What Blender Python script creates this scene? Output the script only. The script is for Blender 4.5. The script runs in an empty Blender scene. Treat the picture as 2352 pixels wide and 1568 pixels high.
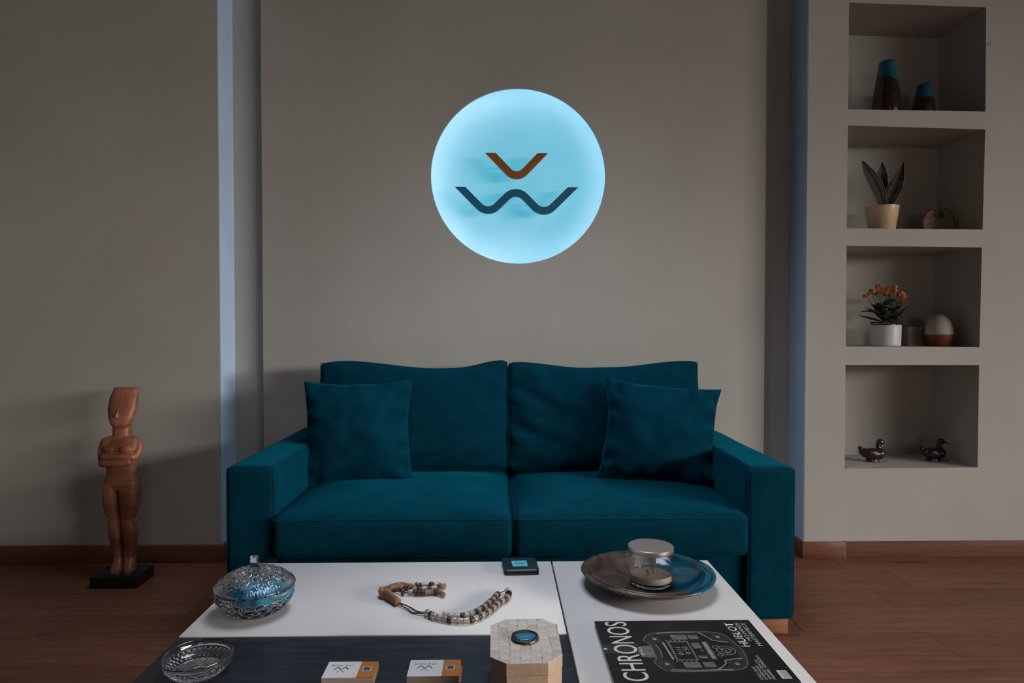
import bpy, bmesh, math, random
from mathutils import Vector, Matrix, noise
random.seed(7)
PI = math.pi
scene = bpy.context.scene
COL = scene.collection

# ------------------------------------------------------------------ camera, world, lights, exposure
cam_d = bpy.data.cameras.new('camera')
cam_d.sensor_width = 36.0; cam_d.lens = 24.0; cam_d.clip_start = 0.02
cam = bpy.data.objects.new('camera', cam_d); COL.objects.link(cam)
YAW = math.atan(29 / 1568); PITCH = math.atan(32 / 1568)
cam.location = (0, 0, 1.10); cam.rotation_euler = (PI / 2 - PITCH, 0, -YAW)
scene.camera = cam

world = bpy.data.worlds.new('world'); scene.world = world; world.use_nodes = True
world.node_tree.nodes['Background'].inputs[0].default_value = (0.62, 0.72, 0.85, 1)
world.node_tree.nodes['Background'].inputs[1].default_value = 0.25

def area(name, loc, rot, sx, sy, power, col):
    d = bpy.data.lights.new(name, 'AREA'); d.shape = 'RECTANGLE'; d.size = sx; d.size_y = sy
    d.energy = power; d.color = col
    o = bpy.data.objects.new(name, d); COL.objects.link(o); o.location = loc; o.rotation_euler = rot
    return o
# bright sky patch outside, entering by the window opening in the far right-hand side wall
win = area('window_daylight', (9.5, -4.6, 2.72), (0, 0, 0), 1.6, 9.6, 790, (1.0, 0.925, 0.85))
win.rotation_euler = Vector((-11.0, 2.5, -1.5)).to_track_quat('-Z', 'X').to_euler(); win.data.spread = math.radians(110)
# cool overhead fill light added to brighten the tabletop and seat tops
lamp = area('overhead_fill', (0.1, 2.05, 2.92), (0, 0, 0), 1.1, 1.1, 12.5, (0.84, 0.90, 1.0)); lamp.data.spread = math.radians(98)
# weak warm fill light added behind the camera
area('rear_fill', (1.6, -6.2, 1.6), (PI / 2, 0, 0), 2.0, 1.6, 20, (1.0, 0.92, 0.83))

vs = scene.view_settings
vs.view_transform = 'Standard'; vs.look = 'None'; vs.exposure = 0.0; vs.gamma = 1.0
vs.use_curve_mapping = False

# ------------------------------------------------------------------ materials
MATS = {}
def nt(m): return m.node_tree.nodes, m.node_tree.links
def mat(name, col, rough=0.6, metal=0.0, var=0.0, vscale=12.0, bump=0.0, bscale=200.0, sheen=0.0,
        sheen_col=(1, 1, 1), trans=0.0, ior=1.5, coat=0.0, spec=0.5, emit=None, estr=0.0, col2=None, stretch=None):
    if name in MATS: return MATS[name]
    m = bpy.data.materials.new(name); m.use_nodes = True
    N, Lk = nt(m); b = N['Principled BSDF']
    b.inputs['Base Color'].default_value = (*col, 1); b.inputs['Roughness'].default_value = rough
    b.inputs['Metallic'].default_value = metal; b.inputs['Specular IOR Level'].default_value = spec
    b.inputs['IOR'].default_value = ior
    if trans: b.inputs['Transmission Weight'].default_value = trans
    if coat: b.inputs['Coat Weight'].default_value = coat; b.inputs['Coat Roughness'].default_value = 0.05
    if sheen:
        b.inputs['Sheen Weight'].default_value = sheen; b.inputs['Sheen Tint'].default_value = (*sheen_col, 1)
        b.inputs['Sheen Roughness'].default_value = 0.35
    if emit: b.inputs['Emission Color'].default_value = (*emit, 1); b.inputs['Emission Strength'].default_value = estr
    if var or bump:
        tc = N.new('ShaderNodeTexCoord'); src = tc.outputs['Object']
        if stretch:
            mp = N.new('ShaderNodeMapping'); mp.inputs['Scale'].default_value = stretch
            Lk.new(src, mp.inputs[0]); src = mp.outputs[0]
    if var:
        n = N.new('ShaderNodeTexNoise'); n.inputs['Scale'].default_value = vscale; n.inputs['Detail'].default_value = 5
        Lk.new(src, n.inputs['Vector'])
        r = N.new('ShaderNodeValToRGB')
        c2 = col2 or tuple(min(1, c * (1 + var)) for c in col)
        c1 = tuple(c * (1 - var) for c in col) if not col2 else col
        r.color_ramp.elements[0].position = 0.35; r.color_ramp.elements[1].position = 0.65
        r.color_ramp.elements[0].color = (*c1, 1); r.color_ramp.elements[1].color = (*c2, 1)
        Lk.new(n.outputs['Fac'], r.inputs[0]); Lk.new(r.outputs[0], b.inputs['Base Color'])
    if bump:
        n2 = N.new('ShaderNodeTexNoise'); n2.inputs['Scale'].default_value = bscale; n2.inputs['Detail'].default_value = 4
        Lk.new(src, n2.inputs['Vector'])
        bp = N.new('ShaderNodeBump'); bp.inputs['Strength'].default_value = bump; bp.inputs['Distance'].default_value = 0.004
        Lk.new(n2.outputs['Fac'], bp.inputs['Height']); Lk.new(bp.outputs[0], b.inputs['Normal'])
    MATS[name] = m
    return m

def wood(name, ca, cb, grain=(1.2, 22, 22), rough=0.45, knots=True, axis_rand=True):
    m = bpy.data.materials.new(name); m.use_nodes = True; N, Lk = nt(m); b = N['Principled BSDF']
    b.inputs['Roughness'].default_value = rough; b.inputs['Specular IOR Level'].default_value = 0.35
    tc = N.new('ShaderNodeTexCoord'); oi = N.new('ShaderNodeObjectInfo')
    add = N.new('ShaderNodeVectorMath'); add.operation = 'ADD'
    mul = N.new('ShaderNodeVectorMath'); mul.operation = 'MULTIPLY'; mul.inputs[1].default_value = (37, 11, 5)
    Lk.new(oi.outputs['Random'], mul.inputs[0]); Lk.new(tc.outputs['Object'], add.inputs[0]); Lk.new(mul.outputs[0], add.inputs[1])
    mp = N.new('ShaderNodeMapping'); mp.inputs['Scale'].default_value = grain; Lk.new(add.outputs[0], mp.inputs[0])
    n1 = N.new('ShaderNodeTexNoise'); n1.inputs['Scale'].default_value = 2.2; n1.inputs['Detail'].default_value = 8
    n1.inputs['Roughness'].default_value = 0.62; n1.inputs['Distortion'].default_value = 0.9
    Lk.new(mp.outputs[0], n1.inputs['Vector'])
    r = N.new('ShaderNodeValToRGB'); r.color_ramp.elements[0].position = 0.3; r.color_ramp.elements[1].position = 0.72
    r.color_ramp.elements[0].color = (*ca, 1); r.color_ramp.elements[1].color = (*cb, 1)
    Lk.new(n1.outputs['Fac'], r.inputs[0])
    last = r.outputs[0]
    if knots:
        mk = N.new('ShaderNodeMapping'); mk.inputs['Scale'].default_value = (1.3, 5.5, 5); Lk.new(add.outputs[0], mk.inputs[0])
        n3 = N.new('ShaderNodeTexNoise'); n3.inputs['Scale'].default_value = 2.4; n3.inputs['Detail'].default_value = 2
        Lk.new(mk.outputs[0], n3.inputs['Vector'])
        r3 = N.new('ShaderNodeValToRGB'); r3.color_ramp.elements[0].position = 0.25; r3.color_ramp.elements[1].position = 0.36
        r3.color_ramp.elements[0].color = (0.45, 0.45, 0.45, 1); r3.color_ramp.elements[1].color = (1, 1, 1, 1)
        Lk.new(n3.outputs['Fac'], r3.inputs[0])
        mx = N.new('ShaderNodeMix'); mx.data_type = 'RGBA'; mx.blend_type = 'MULTIPLY'; mx.inputs[0].default_value = 0.7
        Lk.new(last, mx.inputs[6]); Lk.new(r3.outputs[0], mx.inputs[7]); last = mx.outputs[2]
    hs = N.new('ShaderNodeHueSaturation')
    mr = N.new('ShaderNodeMapRange'); mr.inputs[3].default_value = 0.86; mr.inputs[4].default_value = 1.12
    Lk.new(oi.outputs['Random'], mr.inputs[0]); Lk.new(mr.outputs[0], hs.inputs['Value']); Lk.new(last, hs.inputs['Color'])
    Lk.new(hs.outputs[0], b.inputs['Base Color'])
    bp = N.new('ShaderNodeBump'); bp.inputs['Strength'].default_value = 0.12; bp.inputs['Distance'].default_value = 0.003
    Lk.new(n1.outputs['Fac'], bp.inputs['Height']); Lk.new(bp.outputs[0], b.inputs['Normal'])
    MATS[name] = m
    return m

def two_tone(name, z_split, slope, ca, cb, ra, rb, nscale=30, namp=0.01, var=0.35, axis='Z', slope_axis='X'):
    """cb above the (tilted, ragged) line z = z_split + slope*x in object space, ca below"""
    m = bpy.data.materials.new(name); m.use_nodes = True; N, Lk = nt(m); b = N['Principled BSDF']
    tc = N.new('ShaderNodeTexCoord'); sp = N.new('ShaderNodeSeparateXYZ'); Lk.new(tc.outputs['Object'], sp.inputs[0])
    n = N.new('ShaderNodeTexNoise'); n.inputs['Scale'].default_value = nscale; n.inputs['Detail'].default_value = 4
    Lk.new(tc.outputs['Object'], n.inputs['Vector'])
    def math_(op, a, bb):
        q = N.new('ShaderNodeMath'); q.operation = op
        for i, v in enumerate((a, bb)):
            if isinstance(v, (int, float)): q.inputs[i].default_value = v
            else: Lk.new(v, q.inputs[i])
        return q.outputs[0]
    t = math_('MULTIPLY', sp.outputs[slope_axis], -slope)
    t = math_('ADD', t, sp.outputs[axis])
    t = math_('SUBTRACT', t, z_split)
    nn = math_('MULTIPLY', math_('SUBTRACT', n.outputs['Fac'], 0.5), namp)
    t = math_('ADD', t, nn)
    f = math_('MULTIPLY', t, 600.0)
    f2 = N.new('ShaderNodeClamp'); Lk.new(f, f2.inputs[0])
    def tone(c, sc):
        nz = N.new('ShaderNodeTexNoise'); nz.inputs['Scale'].default_value = sc; nz.inputs['Detail'].default_value = 6
        Lk.new(tc.outputs['Object'], nz.inputs['Vector'])
        rr = N.new('ShaderNodeValToRGB'); rr.color_ramp.elements[0].position = 0.35; rr.color_ramp.elements[1].position = 0.66
        rr.color_ramp.elements[0].color = (*[k * (1 - var) for k in c], 1)
        rr.color_ramp.elements[1].color = (*[k * (1 + var) for k in c], 1)
        Lk.new(nz.outputs['Fac'], rr.inputs[0]); return rr.outputs[0]
    mx = N.new('ShaderNodeMix'); mx.data_type = 'RGBA'
    Lk.new(f2.outputs[0], mx.inputs[0]); Lk.new(tone(ca, 28), mx.inputs[6]); Lk.new(tone(cb, 18), mx.inputs[7])
    Lk.new(mx.outputs[2], b.inputs['Base Color'])
    rm = N.new('ShaderNodeMapRange'); rm.inputs[3].default_value = ra; rm.inputs[4].default_value = rb
    Lk.new(f2.outputs[0], rm.inputs[0]); Lk.new(rm.outputs[0], b.inputs['Roughness'])
    bp = N.new('ShaderNodeBump'); bp.inputs['Strength'].default_value = 0.15; bp.inputs['Distance'].default_value = 0.003
    Lk.new(n.outputs['Fac'], bp.inputs['Height']); Lk.new(bp.outputs[0], b.inputs['Normal'])
    MATS[name] = m
    return m

WALL = mat('plaster_warm_white', (0.42, 0.41, 0.385), 0.9, var=0.05, vscale=1.6, bump=0.12, bscale=45, spec=0.2)
NICHE = WALL
CEIL = mat('ceiling_paint', (0.18, 0.17, 0.16), 0.95, var=0.03, vscale=2)
BLUEPAINT = mat('pale_blue_paint', (0.52, 0.69, 0.93), 0.8, var=0.04, vscale=3, bump=0.15, bscale=60, spec=0.2)
FLOORW = wood('brown_laminate', (0.145, 0.053, 0.031), (0.255, 0.106, 0.064), rough=0.5)
BASEW = wood('baseboard_wood', (0.125, 0.046, 0.028), (0.20, 0.082, 0.05), grain=(1.5, 18, 26), rough=0.45, knots=False)
FOOTW = wood('foot_wood', (0.20, 0.08, 0.04), (0.36, 0.16, 0.09), grain=(4, 30, 30), rough=0.5, knots=False)
VELVET = mat('teal_velvet', (0.0008, 0.034, 0.058), 0.95, var=0.13, vscale=16, bump=0.25, bscale=420, sheen=0.3, sheen_col=(0.0, 0.40, 0.62), spec=0.03)
PIPING = mat('teal_seam', (0.001, 0.035, 0.052), 0.95, var=0.1, vscale=60, sheen=0.2, sheen_col=(0.03, 0.4, 0.55), spec=0.1)
TABLEW = mat('white_lacquer', (0.70, 0.68, 0.68), 0.32, var=0.015, vscale=4, bump=0.06, bscale=700, spec=0.4)
TABLED = mat('dark_stained_oak', (0.016, 0.020, 0.030), 0.42, var=0.35, vscale=7, bump=0.25, bscale=40, stretch=(1, 9, 9), spec=0.4)
GAPM = mat('black_gap', (0.006, 0.005, 0.005), 0.7, var=0.1)
GLASS = mat('clear_glass', (0.97, 0.985, 1.0), 0.0, trans=1.0, ior=1.5)
GLASSJ = mat('jar_glass', (0.98, 0.98, 0.98), 0.0, trans=1.0, ior=1.46)

# ------------------------------------------------------------------ mesh helpers (everything is built in world coordinates)
WL = {}
def setp(o, label=None, cat=None, group=None, kind=None):
    if label: o['label'] = label
    if cat: o['category'] = cat
    if group: o['group'] = group
    if kind: o['kind'] = kind
    return o
def thing(name, loc, label, cat, group=None):
    o = bpy.data.objects.new(name, None); COL.objects.link(o); o.empty_display_size = 0.05
    o.location = loc; WL[o] = Vector(loc)
    return setp(o, label, cat, group)
def shade(me, smooth=True, ang=None):
    if smooth: me.polygons.foreach_set('use_smooth', [True] * len(me.polygons))
    if ang is not None:
        bm = bmesh.new(); bm.from_mesh(me)
        for e in bm.edges:
            if len(e.link_faces) == 2 and e.calc_face_angle(0) > ang: e.smooth = False
        bm.to_mesh(me); bm.free()
def place(name, me, m, parent=None, loc=None):
    o = bpy.data.objects.new(name, me); COL.objects.link(o)
    if m and not me.materials: me.materials.append(m)
    w = Vector(loc) if loc is not None else Vector((0, 0, 0))
    if parent is not None:
        o.parent = parent; o.location = w - WL[parent]
    else: o.location = w
    WL[o] = w
    return o
def link(name, bm, m, parent=None, smooth=False, ang=None, base=False):
    xs = [v.co for v in bm.verts]
    lo = Vector([min(c[i] for c in xs) for i in range(3)]); hi = Vector([max(c[i] for c in xs) for i in range(3)])
    c = (lo + hi) / 2
    if base: c.z = lo.z
    for v in bm.verts: v.co -= c
    me = bpy.data.meshes.new(name); bm.to_mesh(me); bm.free()
    if smooth: shade(me, True, ang)
    return place(name, me, m, parent, c)
def nb(): return bmesh.new()
def box(bm, x0, x1, y0, y1, z0, z1, bev=0.0, seg=2):
    r = bmesh.ops.create_cube(bm, size=1.0)
    vs_ = r['verts']
    bmesh.ops.scale(bm, vec=(x1 - x0, y1 - y0, z1 - z0), verts=vs_)
    bmesh.ops.translate(bm, vec=((x0 + x1) / 2, (y0 + y1) / 2, (z0 + z1) / 2), verts=vs_)
    if bev:
        es = list({e for v in vs_ for e in v.link_edges})
        bmesh.ops.bevel(bm, geom=es, offset=bev, segments=seg, profile=0.5, affect='EDGES')
    return bm
def bxo(name, dims, m, parent=None, bev=0.0, seg=2, smooth=False):
    bm = nb(); box(bm, *dims, bev=bev, seg=seg)
    return link(name, bm, m, parent, smooth=bool(bev), ang=0.6)
def prism(bm, pts, axis, a, b):
    """extrude polygon pts (2D) along axis ('Y' -> pts are x,z ; 'Z' -> x,y ; 'X' -> y,z)"""
    def co(p, t):
        if axis == 'Y': return (p[0], t, p[1])
        if axis == 'Z': return (p[0], p[1], t)
        return (t, p[0], p[1])
    A = [bm.verts.new(co(p, a)) for p in pts]; B = [bm.verts.new(co(p, b)) for p in pts]
    n = len(pts)
    bm.faces.new(A); bm.faces.new(B[::-1])
    for i in range(n): bm.faces.new((A[i], B[i], B[(i + 1) % n], A[(i + 1) % n]))
    bmesh.ops.recalc_face_normals(bm, faces=bm.faces)
    return bm
def lathe(bm, prof, n=48, c=(0, 0, 0), fn=None, closed=True):
    """prof list of (r,z); r=0 at ends collapses. fn(r,z,theta,i)->(r,z)"""
    rings = []
    for i, (r, z) in enumerate(prof):
        if r <= 1e-6: rings.append([bm.verts.new((c[0], c[1], c[2] + z))]); continue
        ring = []
        for k in range(n):
            t = 2 * PI * k / n
            rr, zz = fn(r, z, t, i) if fn else (r, z)
            ring.append(bm.verts.new((c[0] + rr * math.cos(t), c[1] + rr * math.sin(t), c[2] + zz)))
        rings.append(ring)
    for a, b in zip(rings[:-1], rings[1:]):
        for k in range(n):
            k2 = (k + 1) % n
            if len(a) == 1 and len(b) == 1: continue
            if len(a) == 1: bm.faces.new((a[0], b[k2], b[k]))
            elif len(b) == 1: bm.faces.new((a[k], a[k2], b[0]))
            else: bm.faces.new((a[k], a[k2], b[k2], b[k]))
    bmesh.ops.recalc_face_normals(bm, faces=bm.faces)
    return bm
def tube(bm, pts, r, n=8, caps=True):
    pts = [Vector(p) for p in pts]; m = len(pts)
    rs = r if isinstance(r, (list, tuple)) else [r] * m
    rings = []; up = Vector((0.13, 0.21, 0.97))
    for i, p in enumerate(pts):
        t = (pts[min(i + 1, m - 1)] - pts[max(i - 1, 0)])
        if t.length < 1e-9: t = Vector((0, 0, 1))
        t.normalize()
        a = up - t * up.dot(t)
        if a.length < 1e-4: a = Vector((1, 0, 0)) - t * t.x
        a.normalize(); b = t.cross(a); up = a
        rings.append([bm.verts.new(p + (a * math.cos(2 * PI * k / n) + b * math.sin(2 * PI * k / n)) * rs[i]) for k in range(n)])
    for A, B in zip(rings[:-1], rings[1:]):
        for k in range(n): bm.faces.new((A[k], A[(k + 1) % n], B[(k + 1) % n], B[k]))
    if caps:
        bm.faces.new(rings[0][::-1]); bm.faces.new(rings[-1])
    return bm
def spline(pts, k=6):
    P = [Vector(p) for p in pts]; out = []
    for i in range(len(P) - 1):
        p0 = P[max(i - 1, 0)]; p1 = P[i]; p2 = P[i + 1]; p3 = P[min(i + 2, len(P) - 1)]
        for j in range(k):
            t = j / k
            out.append(0.5 * ((2 * p1) + (p2 - p0) * t + (2 * p0 - 5 * p1 + 4 * p2 - p3) * t * t + (3 * p1 - p0 - 3 * p2 + p3) * t ** 3))
    out.append(P[-1]); return out
def rbox(bm, cx, cy, cz, sx, sy, sz, r, n=(24, 16, 10), fn=None):
    """rounded box as six joined grids; fn(local, unit) -> displaced local"""
    h = Vector((sx / 2, sy / 2, sz / 2)); cache = {}
    def vert(u):
        key = tuple(round(a, 5) for a in u)
        if key in cache: return cache[key]
        p = Vector((u[0] * h.x, u[1] * h.y, u[2] * h.z))
        q = Vector([max(-(h[i] - r), min(h[i] - r, p[i])) for i in range(3)])
        d = p - q
        if d.length > 1e-9: p = q + d.normalized() * r
        if fn: p = fn(p, Vector(u))
        v = bm.verts.new((cx + p.x, cy + p.y, cz + p.z)); cache[key] = v
        return v
    def ticks(i):
        k = n[i]; rr = r / h[i]
        inner = [-(1 - rr) + 2 * (1 - rr) * j / k for j in range(k + 1)]
        edge = [0.0, 0.30, 0.55, 0.78]
        lo = [-1 + rr * e for e in edge]
        return lo + inner + [-a for a in lo[::-1]]
    T = [ticks(i) for i in range(3)]
    for ax in range(3):
        a, b = [(1, 2), (2, 0), (0, 1)][ax]
        for s in (-1, 1):
            for i in range(len(T[a]) - 1):
                for j in range(len(T[b]) - 1):
                    q = []
                    for ii, jj in ((i, j), (i + 1, j), (i + 1, j + 1), (i, j + 1)):
                        u = [0, 0, 0]; u[ax] = s; u[a] = T[a][ii]; u[b] = T[b][jj]
                        q.append(vert(u))
                    if len(set(q)) < 4: continue
                    bm.faces.new(q if s > 0 else q[::-1])
    return bm
def remesh(o, voxel, smooth=6, fac=0.5):
    md = o.modifiers.new('r', 'REMESH'); md.mode = 'VOXEL'; md.voxel_size = voxel
    sm = o.modifiers.new('s', 'SMOOTH'); sm.iterations = smooth; sm.factor = fac
    dg = bpy.context.evaluated_depsgraph_get()
    me = bpy.data.meshes.new_from_object(o.evaluated_get(dg))
    mats_ = list(o.data.materials); o.modifiers.clear(); old = o.data; o.data = me; bpy.data.meshes.remove(old)
    me.materials.clear()
    for k in mats_: me.materials.append(k)
    shade(me)
def ellipsoid(bm, c, s, rot=None, seg=20):
    M = Matrix.Translation(c) @ (rot.to_4x4() if rot else Matrix.Identity(4)) @ Matrix.Diagonal((*s, 1))
    bmesh.ops.create_uvsphere(bm, u_segments=seg, v_segments=seg // 2 + 2, radius=1.0, matrix=M)
def text(name, s, m, parent, origin, xdir, ydir, width=None, height=None, z=0.0, bold=0.0, extrude=0.00008, align='LEFT'):
    """flat lettering; origin = start of baseline, xdir reading direction, ydir letter-up direction"""
    cu = bpy.data.curves.new(name, 'FONT'); cu.body = s; cu.size = 1.0; cu.offset = bold; cu.resolution_u = 8
    to = bpy.data.objects.new(name, cu); COL.objects.link(to)
    bpy.context.view_layer.update()
    me = bpy.data.meshes.new_from_object(to.evaluated_get(bpy.context.evaluated_depsgraph_get()))
    bpy.data.objects.remove(to); bpy.data.curves.remove(cu)
    X = [v.co.x for v in me.vertices]; Yc = [v.co.y for v in me.vertices]
    x0, x1, y0, y1 = min(X), max(X), min(Yc), max(Yc)
    sy = height / (y1 - y0) if height else width / (x1 - x0)
    sx = width / (x1 - x0) if width else sy
    xd, yd, og = Vector(xdir).normalized(), Vector(ydir).normalized(), Vector(origin)
    bm = nb(); bm.from_mesh(me); bpy.data.meshes.remove(me)
    up = xd.cross(yd)
    ret = bmesh.ops.extrude_face_region(bm, geom=list(bm.faces))
    for g in ret['geom']:
        if isinstance(g, bmesh.types.BMVert): g.co.z += 1
    for v in bm.verts:
        a, b_, t = v.co
        v.co = og + xd * ((a - x0) * sx) + yd * ((b_ - y0) * sy) + up * (extrude * t)
    bmesh.ops.recalc_face_normals(bm, faces=bm.faces)
    return link(name, bm, m, parent)

# ------------------------------------------------------------------ the room shell
YF, YP, YR = 3.215, 3.345, 3.388       # front wall plane, centre panel, recess back
XL, XR = -1.306, 1.455               # recess opening
RX0, RX1, RY0, RY1, ZC = -3.4, 7.1, -6.4, 3.75, 2.95
def struct(o): o['kind'] = 'structure'; return o

fl = struct(bxo('floor', (RX0 - 0.1, RX1 + 0.1, RY0 - 0.1, RY1 + 0.1, -0.10, -0.012), mat('floor_bed', (0.10, 0.05, 0.03), 0.8, var=0.1)))
def plank_mesh(L, W):
    bm = nb(); box(bm, -L / 2, L / 2, -W / 2, W / 2, -0.012, 0, bev=0.0012, seg=1)
    me = bpy.data.meshes.new('floor_plank'); bm.to_mesh(me); bm.free(); me.materials.append(FLOORW); return me
PW, PL = 0.203, 1.38
pm = plank_mesh(PL - 0.0008, PW - 0.0008)
seams = {0: 1.585, 1: 1.757, 2: 1.56, 3: 1.10, 4: 1.54, 5: 0.95, 6: 1.35, 7: 0.60, 8: 1.45, 9: 0.8}
for row in range(-1, 20):
    yc = 3.132 - PW * row
    s0 = seams.get(row, random.uniform(0, PL))
    x = s0 - PL * 4
    while x < RX1 + 0.05:
        if x + PL > RX0:
            place('floor_plank', pm, None, fl, (x + PL / 2, yc, 0.0))
        x += PL

struct(bxo('ceiling', (RX0 - 0.1, RX1 + 0.1, RY0 - 0.1, RY1 + 0.1, ZC, ZC + 0.1), CEIL))
wl = struct(bxo('wall_left', (RX0, XL, YF, RY1, -0.02, ZC), WALL))
bxo('reveal', (XL, XL + 0.003, YF + 0.002, YR, 0, ZC), BLUEPAINT, wl)['label'] = 'pale blue painted reveal'
# recess back strips and centre panel
bm = nb(); box(bm, XL, -1.10, YR, RY1, 0, ZC); box(bm, 1.25, XR + 0.01, YR, RY1, 0, ZC)
struct(link('wall_back', bm, WALL))
struct(bxo('wall_top', (XL, XR, YF, YP + 0.3, 2.80, ZC), WALL))

# centre panel with a round opening for the lit sign
SX, SZ, SR = 0.0927, 1.8387, 0.426
bm = nb()
NX = 96; px0, px1, pz0, pz1 = -1.150, 1.308, 0.0, 2.80
def ring_pt(k, r, y): t = 2 * PI * k / NX; return (SX + r * math.cos(t), y, SZ + r * math.sin(t))
def rect_pt(k, y):
    t = 2 * PI * k / NX; c, s = math.cos(t), math.sin(t)
    q = 1e9
    if c > 1e-9: q = min(q, (px1 - SX) / c)
    if c < -1e-9: q = min(q, (px0 - SX) / c)
    if s > 1e-9: q = min(q, (pz1 - SZ) / s)
    if s < -1e-9: q = min(q, (pz0 - SZ) / s)
    return (SX + q * c, y, SZ + q * s)
LIP = 0.014
loops = []
for pts in ([rect_pt(k, YR + 0.14) for k in range(NX)], [rect_pt(k, YP) for k in range(NX)], [ring_pt(k, SR, YP) for k in range(NX)],
            [ring_pt(k, SR, YP + LIP) for k in range(NX)], [ring_pt(k, SR + 0.085, YP + LIP) for k in range(NX)],
            [ring_pt(k, SR + 0.085, YR + 0.14) for k in range(NX)]):
    loops.append([bm.verts.new(p) for p in pts])
for a, b in zip(loops, loops[1:] + loops[:1]):
    for k in range(NX): bm.faces.new((a[k], a[(k + 1) % NX], b[(k + 1) % NX], b[k]))
# exact corners
for cx_, cz_ in ((px0, pz0), (px1, pz0), (px1, pz1), (px0, pz1)):
    for lp in loops[:2]:
        v = min(lp, key=lambda q: (q.co.x - cx_) ** 2 + (q.co.z - cz_) ** 2); v.co.x, v.co.z = cx_, cz_
bmesh.ops.recalc_face_normals(bm, faces=bm.faces)
struct(link('wall_center', bm, WALL))

# right wall with four niches
NI = [((1.646, 2.628), (2.300, 2.612), (2.304, 2.123), (1.6465, 2.130)),
      ((1.647, 2.054), (2.304, 2.039), (2.298, 1.566), (1.646, 1.570)),
      ((1.646, 1.488), (2.296, 1.481), (2.291, 1.0065), (1.647, 1.009)),
      ((1.6465, 0.922), (2.2905, 0.921), (2.290, 0.4305), (1.647, 0.427))]
bm = nb()
def quad(*p): bm.faces.new([bm.verts.new((a, YF, b)) for a, b in p])
zt, zb, xr = ZC, -0.02, RX1
levels_l = [zt] + [z for n in NI for z in (n[0][1], n[3][1])] + [zb]
levels_r = [zt] + [z for n in NI for z in (n[1][1], n[2][1])] + [zb]
lx = [1.646] + [x for n in NI for x in (n[0][0], n[3][0])] + [1.646]
rx = [2.300] + [x for n in NI for x in (n[1][0], n[2][0])] + [2.290]
for i in range(9):
    quad((XR, levels_l[i]), (lx[i], levels_l[i]), (lx[i + 1], levels_l[i + 1]), (XR, levels_l[i + 1]))
    quad((rx[i], levels_r[i]), (xr, levels_r[i]), (xr, levels_r[i + 1]), (rx[i + 1], levels_r[i + 1]))
    if i % 2 == 0:
        quad((lx[i], levels_l[i]), (rx[i], levels_r[i]), (rx[i + 1], levels_r[i + 1]), (lx[i + 1], levels_l[i + 1]))
# reveal side and far back faces so that it is a solid wall
bm.faces.new([bm.verts.new(p) for p in ((XR, YF, zt), (XR, YF, zb), (XR, RY1, zb), (XR, RY1, zt))])
bm.faces.new([bm.verts.new(p) for p in ((XR, RY1, zt), (XR, RY1, zb), (xr, RY1, zb), (xr, RY1, zt))])
bmesh.ops.remove_doubles(bm, verts=bm.verts, dist=1e-5)
bmesh.ops.recalc_face_normals(bm, faces=bm.faces)
wr = struct(link('wall_right', bm, WALL))
ND = 0.345
for n in NI:
    bm = nb()
    f = [bm.verts.new((x, YF, z)) for x, z in n]
    b = [bm.verts.new((x, YF + ND, z)) for x, z in n]
    o_ = 0.012
    cxm = sum(p[0] for p in n) / 4; czm = sum(p[1] for p in n) / 4
    fo = [bm.verts.new((x + math.copysign(o_, x - cxm), YF + 0.001, z + math.copysign(o_, z - czm))) for x, z in n]
    bo = [bm.verts.new((x + math.copysign(o_, x - cxm), YF + ND + o_, z + math.copysign(o_, z - czm))) for x, z in n]
    for k in range(4):
        j = (k + 1) % 4
        bm.faces.new((f[k], f[j], b[j], b[k])); bm.faces.new((fo[k], bo[k], bo[j], fo[j])); bm.faces.new((f[k], fo[k], fo[j], f[j]))
    bm.faces.new(b[::-1]); bm.faces.new(bo)
    bmesh.ops.recalc_face_normals(bm, faces=bm.faces)
    link('niche', bm, NICHE, wr)
bxo('reveal', (XR - 0.003, XR, YF + 0.002, YR, 0, ZC), BLUEPAINT, wr)['label'] = 'blue painted reveal in shade'

# unseen sides of the room (they bounce the light)
SIDEW = mat('taupe_paint', (0.12, 0.11, 0.10), 0.9, var=0.05, vscale=2)
struct(bxo('wall_side_left', (RX0 - 0.1, RX0, RY0, RY1, -0.02, ZC), SIDEW))
struct(bxo('wall_front', (RX0 - 0.1, RX1 + 0.1, RY0 - 0.1, RY0, -0.02, ZC), SIDEW))
bm = nb(); wy0, wy1, wz0, wz1 = -6.0, 0.6, 0.45, 2.55
box(bm, RX1, RX1 + 0.1, RY0, wy0, -0.02, ZC); box(bm, RX1, RX1 + 0.1, wy1, RY1, -0.02, ZC)
box(bm, RX1, RX1 + 0.1, wy0, wy1, -0.02, wz0); box(bm, RX1, RX1 + 0.1, wy0, wy1, wz1, ZC)
struct(link('wall_side_right', bm, WALL))
FR = mat('window_white', (0.7, 0.7, 0.68), 0.5, var=0.03)
w1 = thing('window_1', (RX1 + 0.05, (wy0 + wy1) / 2, wz0), None, None); w1['kind'] = 'structure'
for d in ((wy0, wy0 + 0.05, wz0, wz1), (wy1 - 0.05, wy1, wz0, wz1), (wy0 + 0.05, wy1 - 0.05, wz0, wz0 + 0.05), (wy0 + 0.05, wy1 - 0.05, wz1 - 0.05, wz1)):
    bxo('window_frame', (RX1 + 0.02, RX1 + 0.08, *d), FR, w1, bev=0.004)

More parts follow.
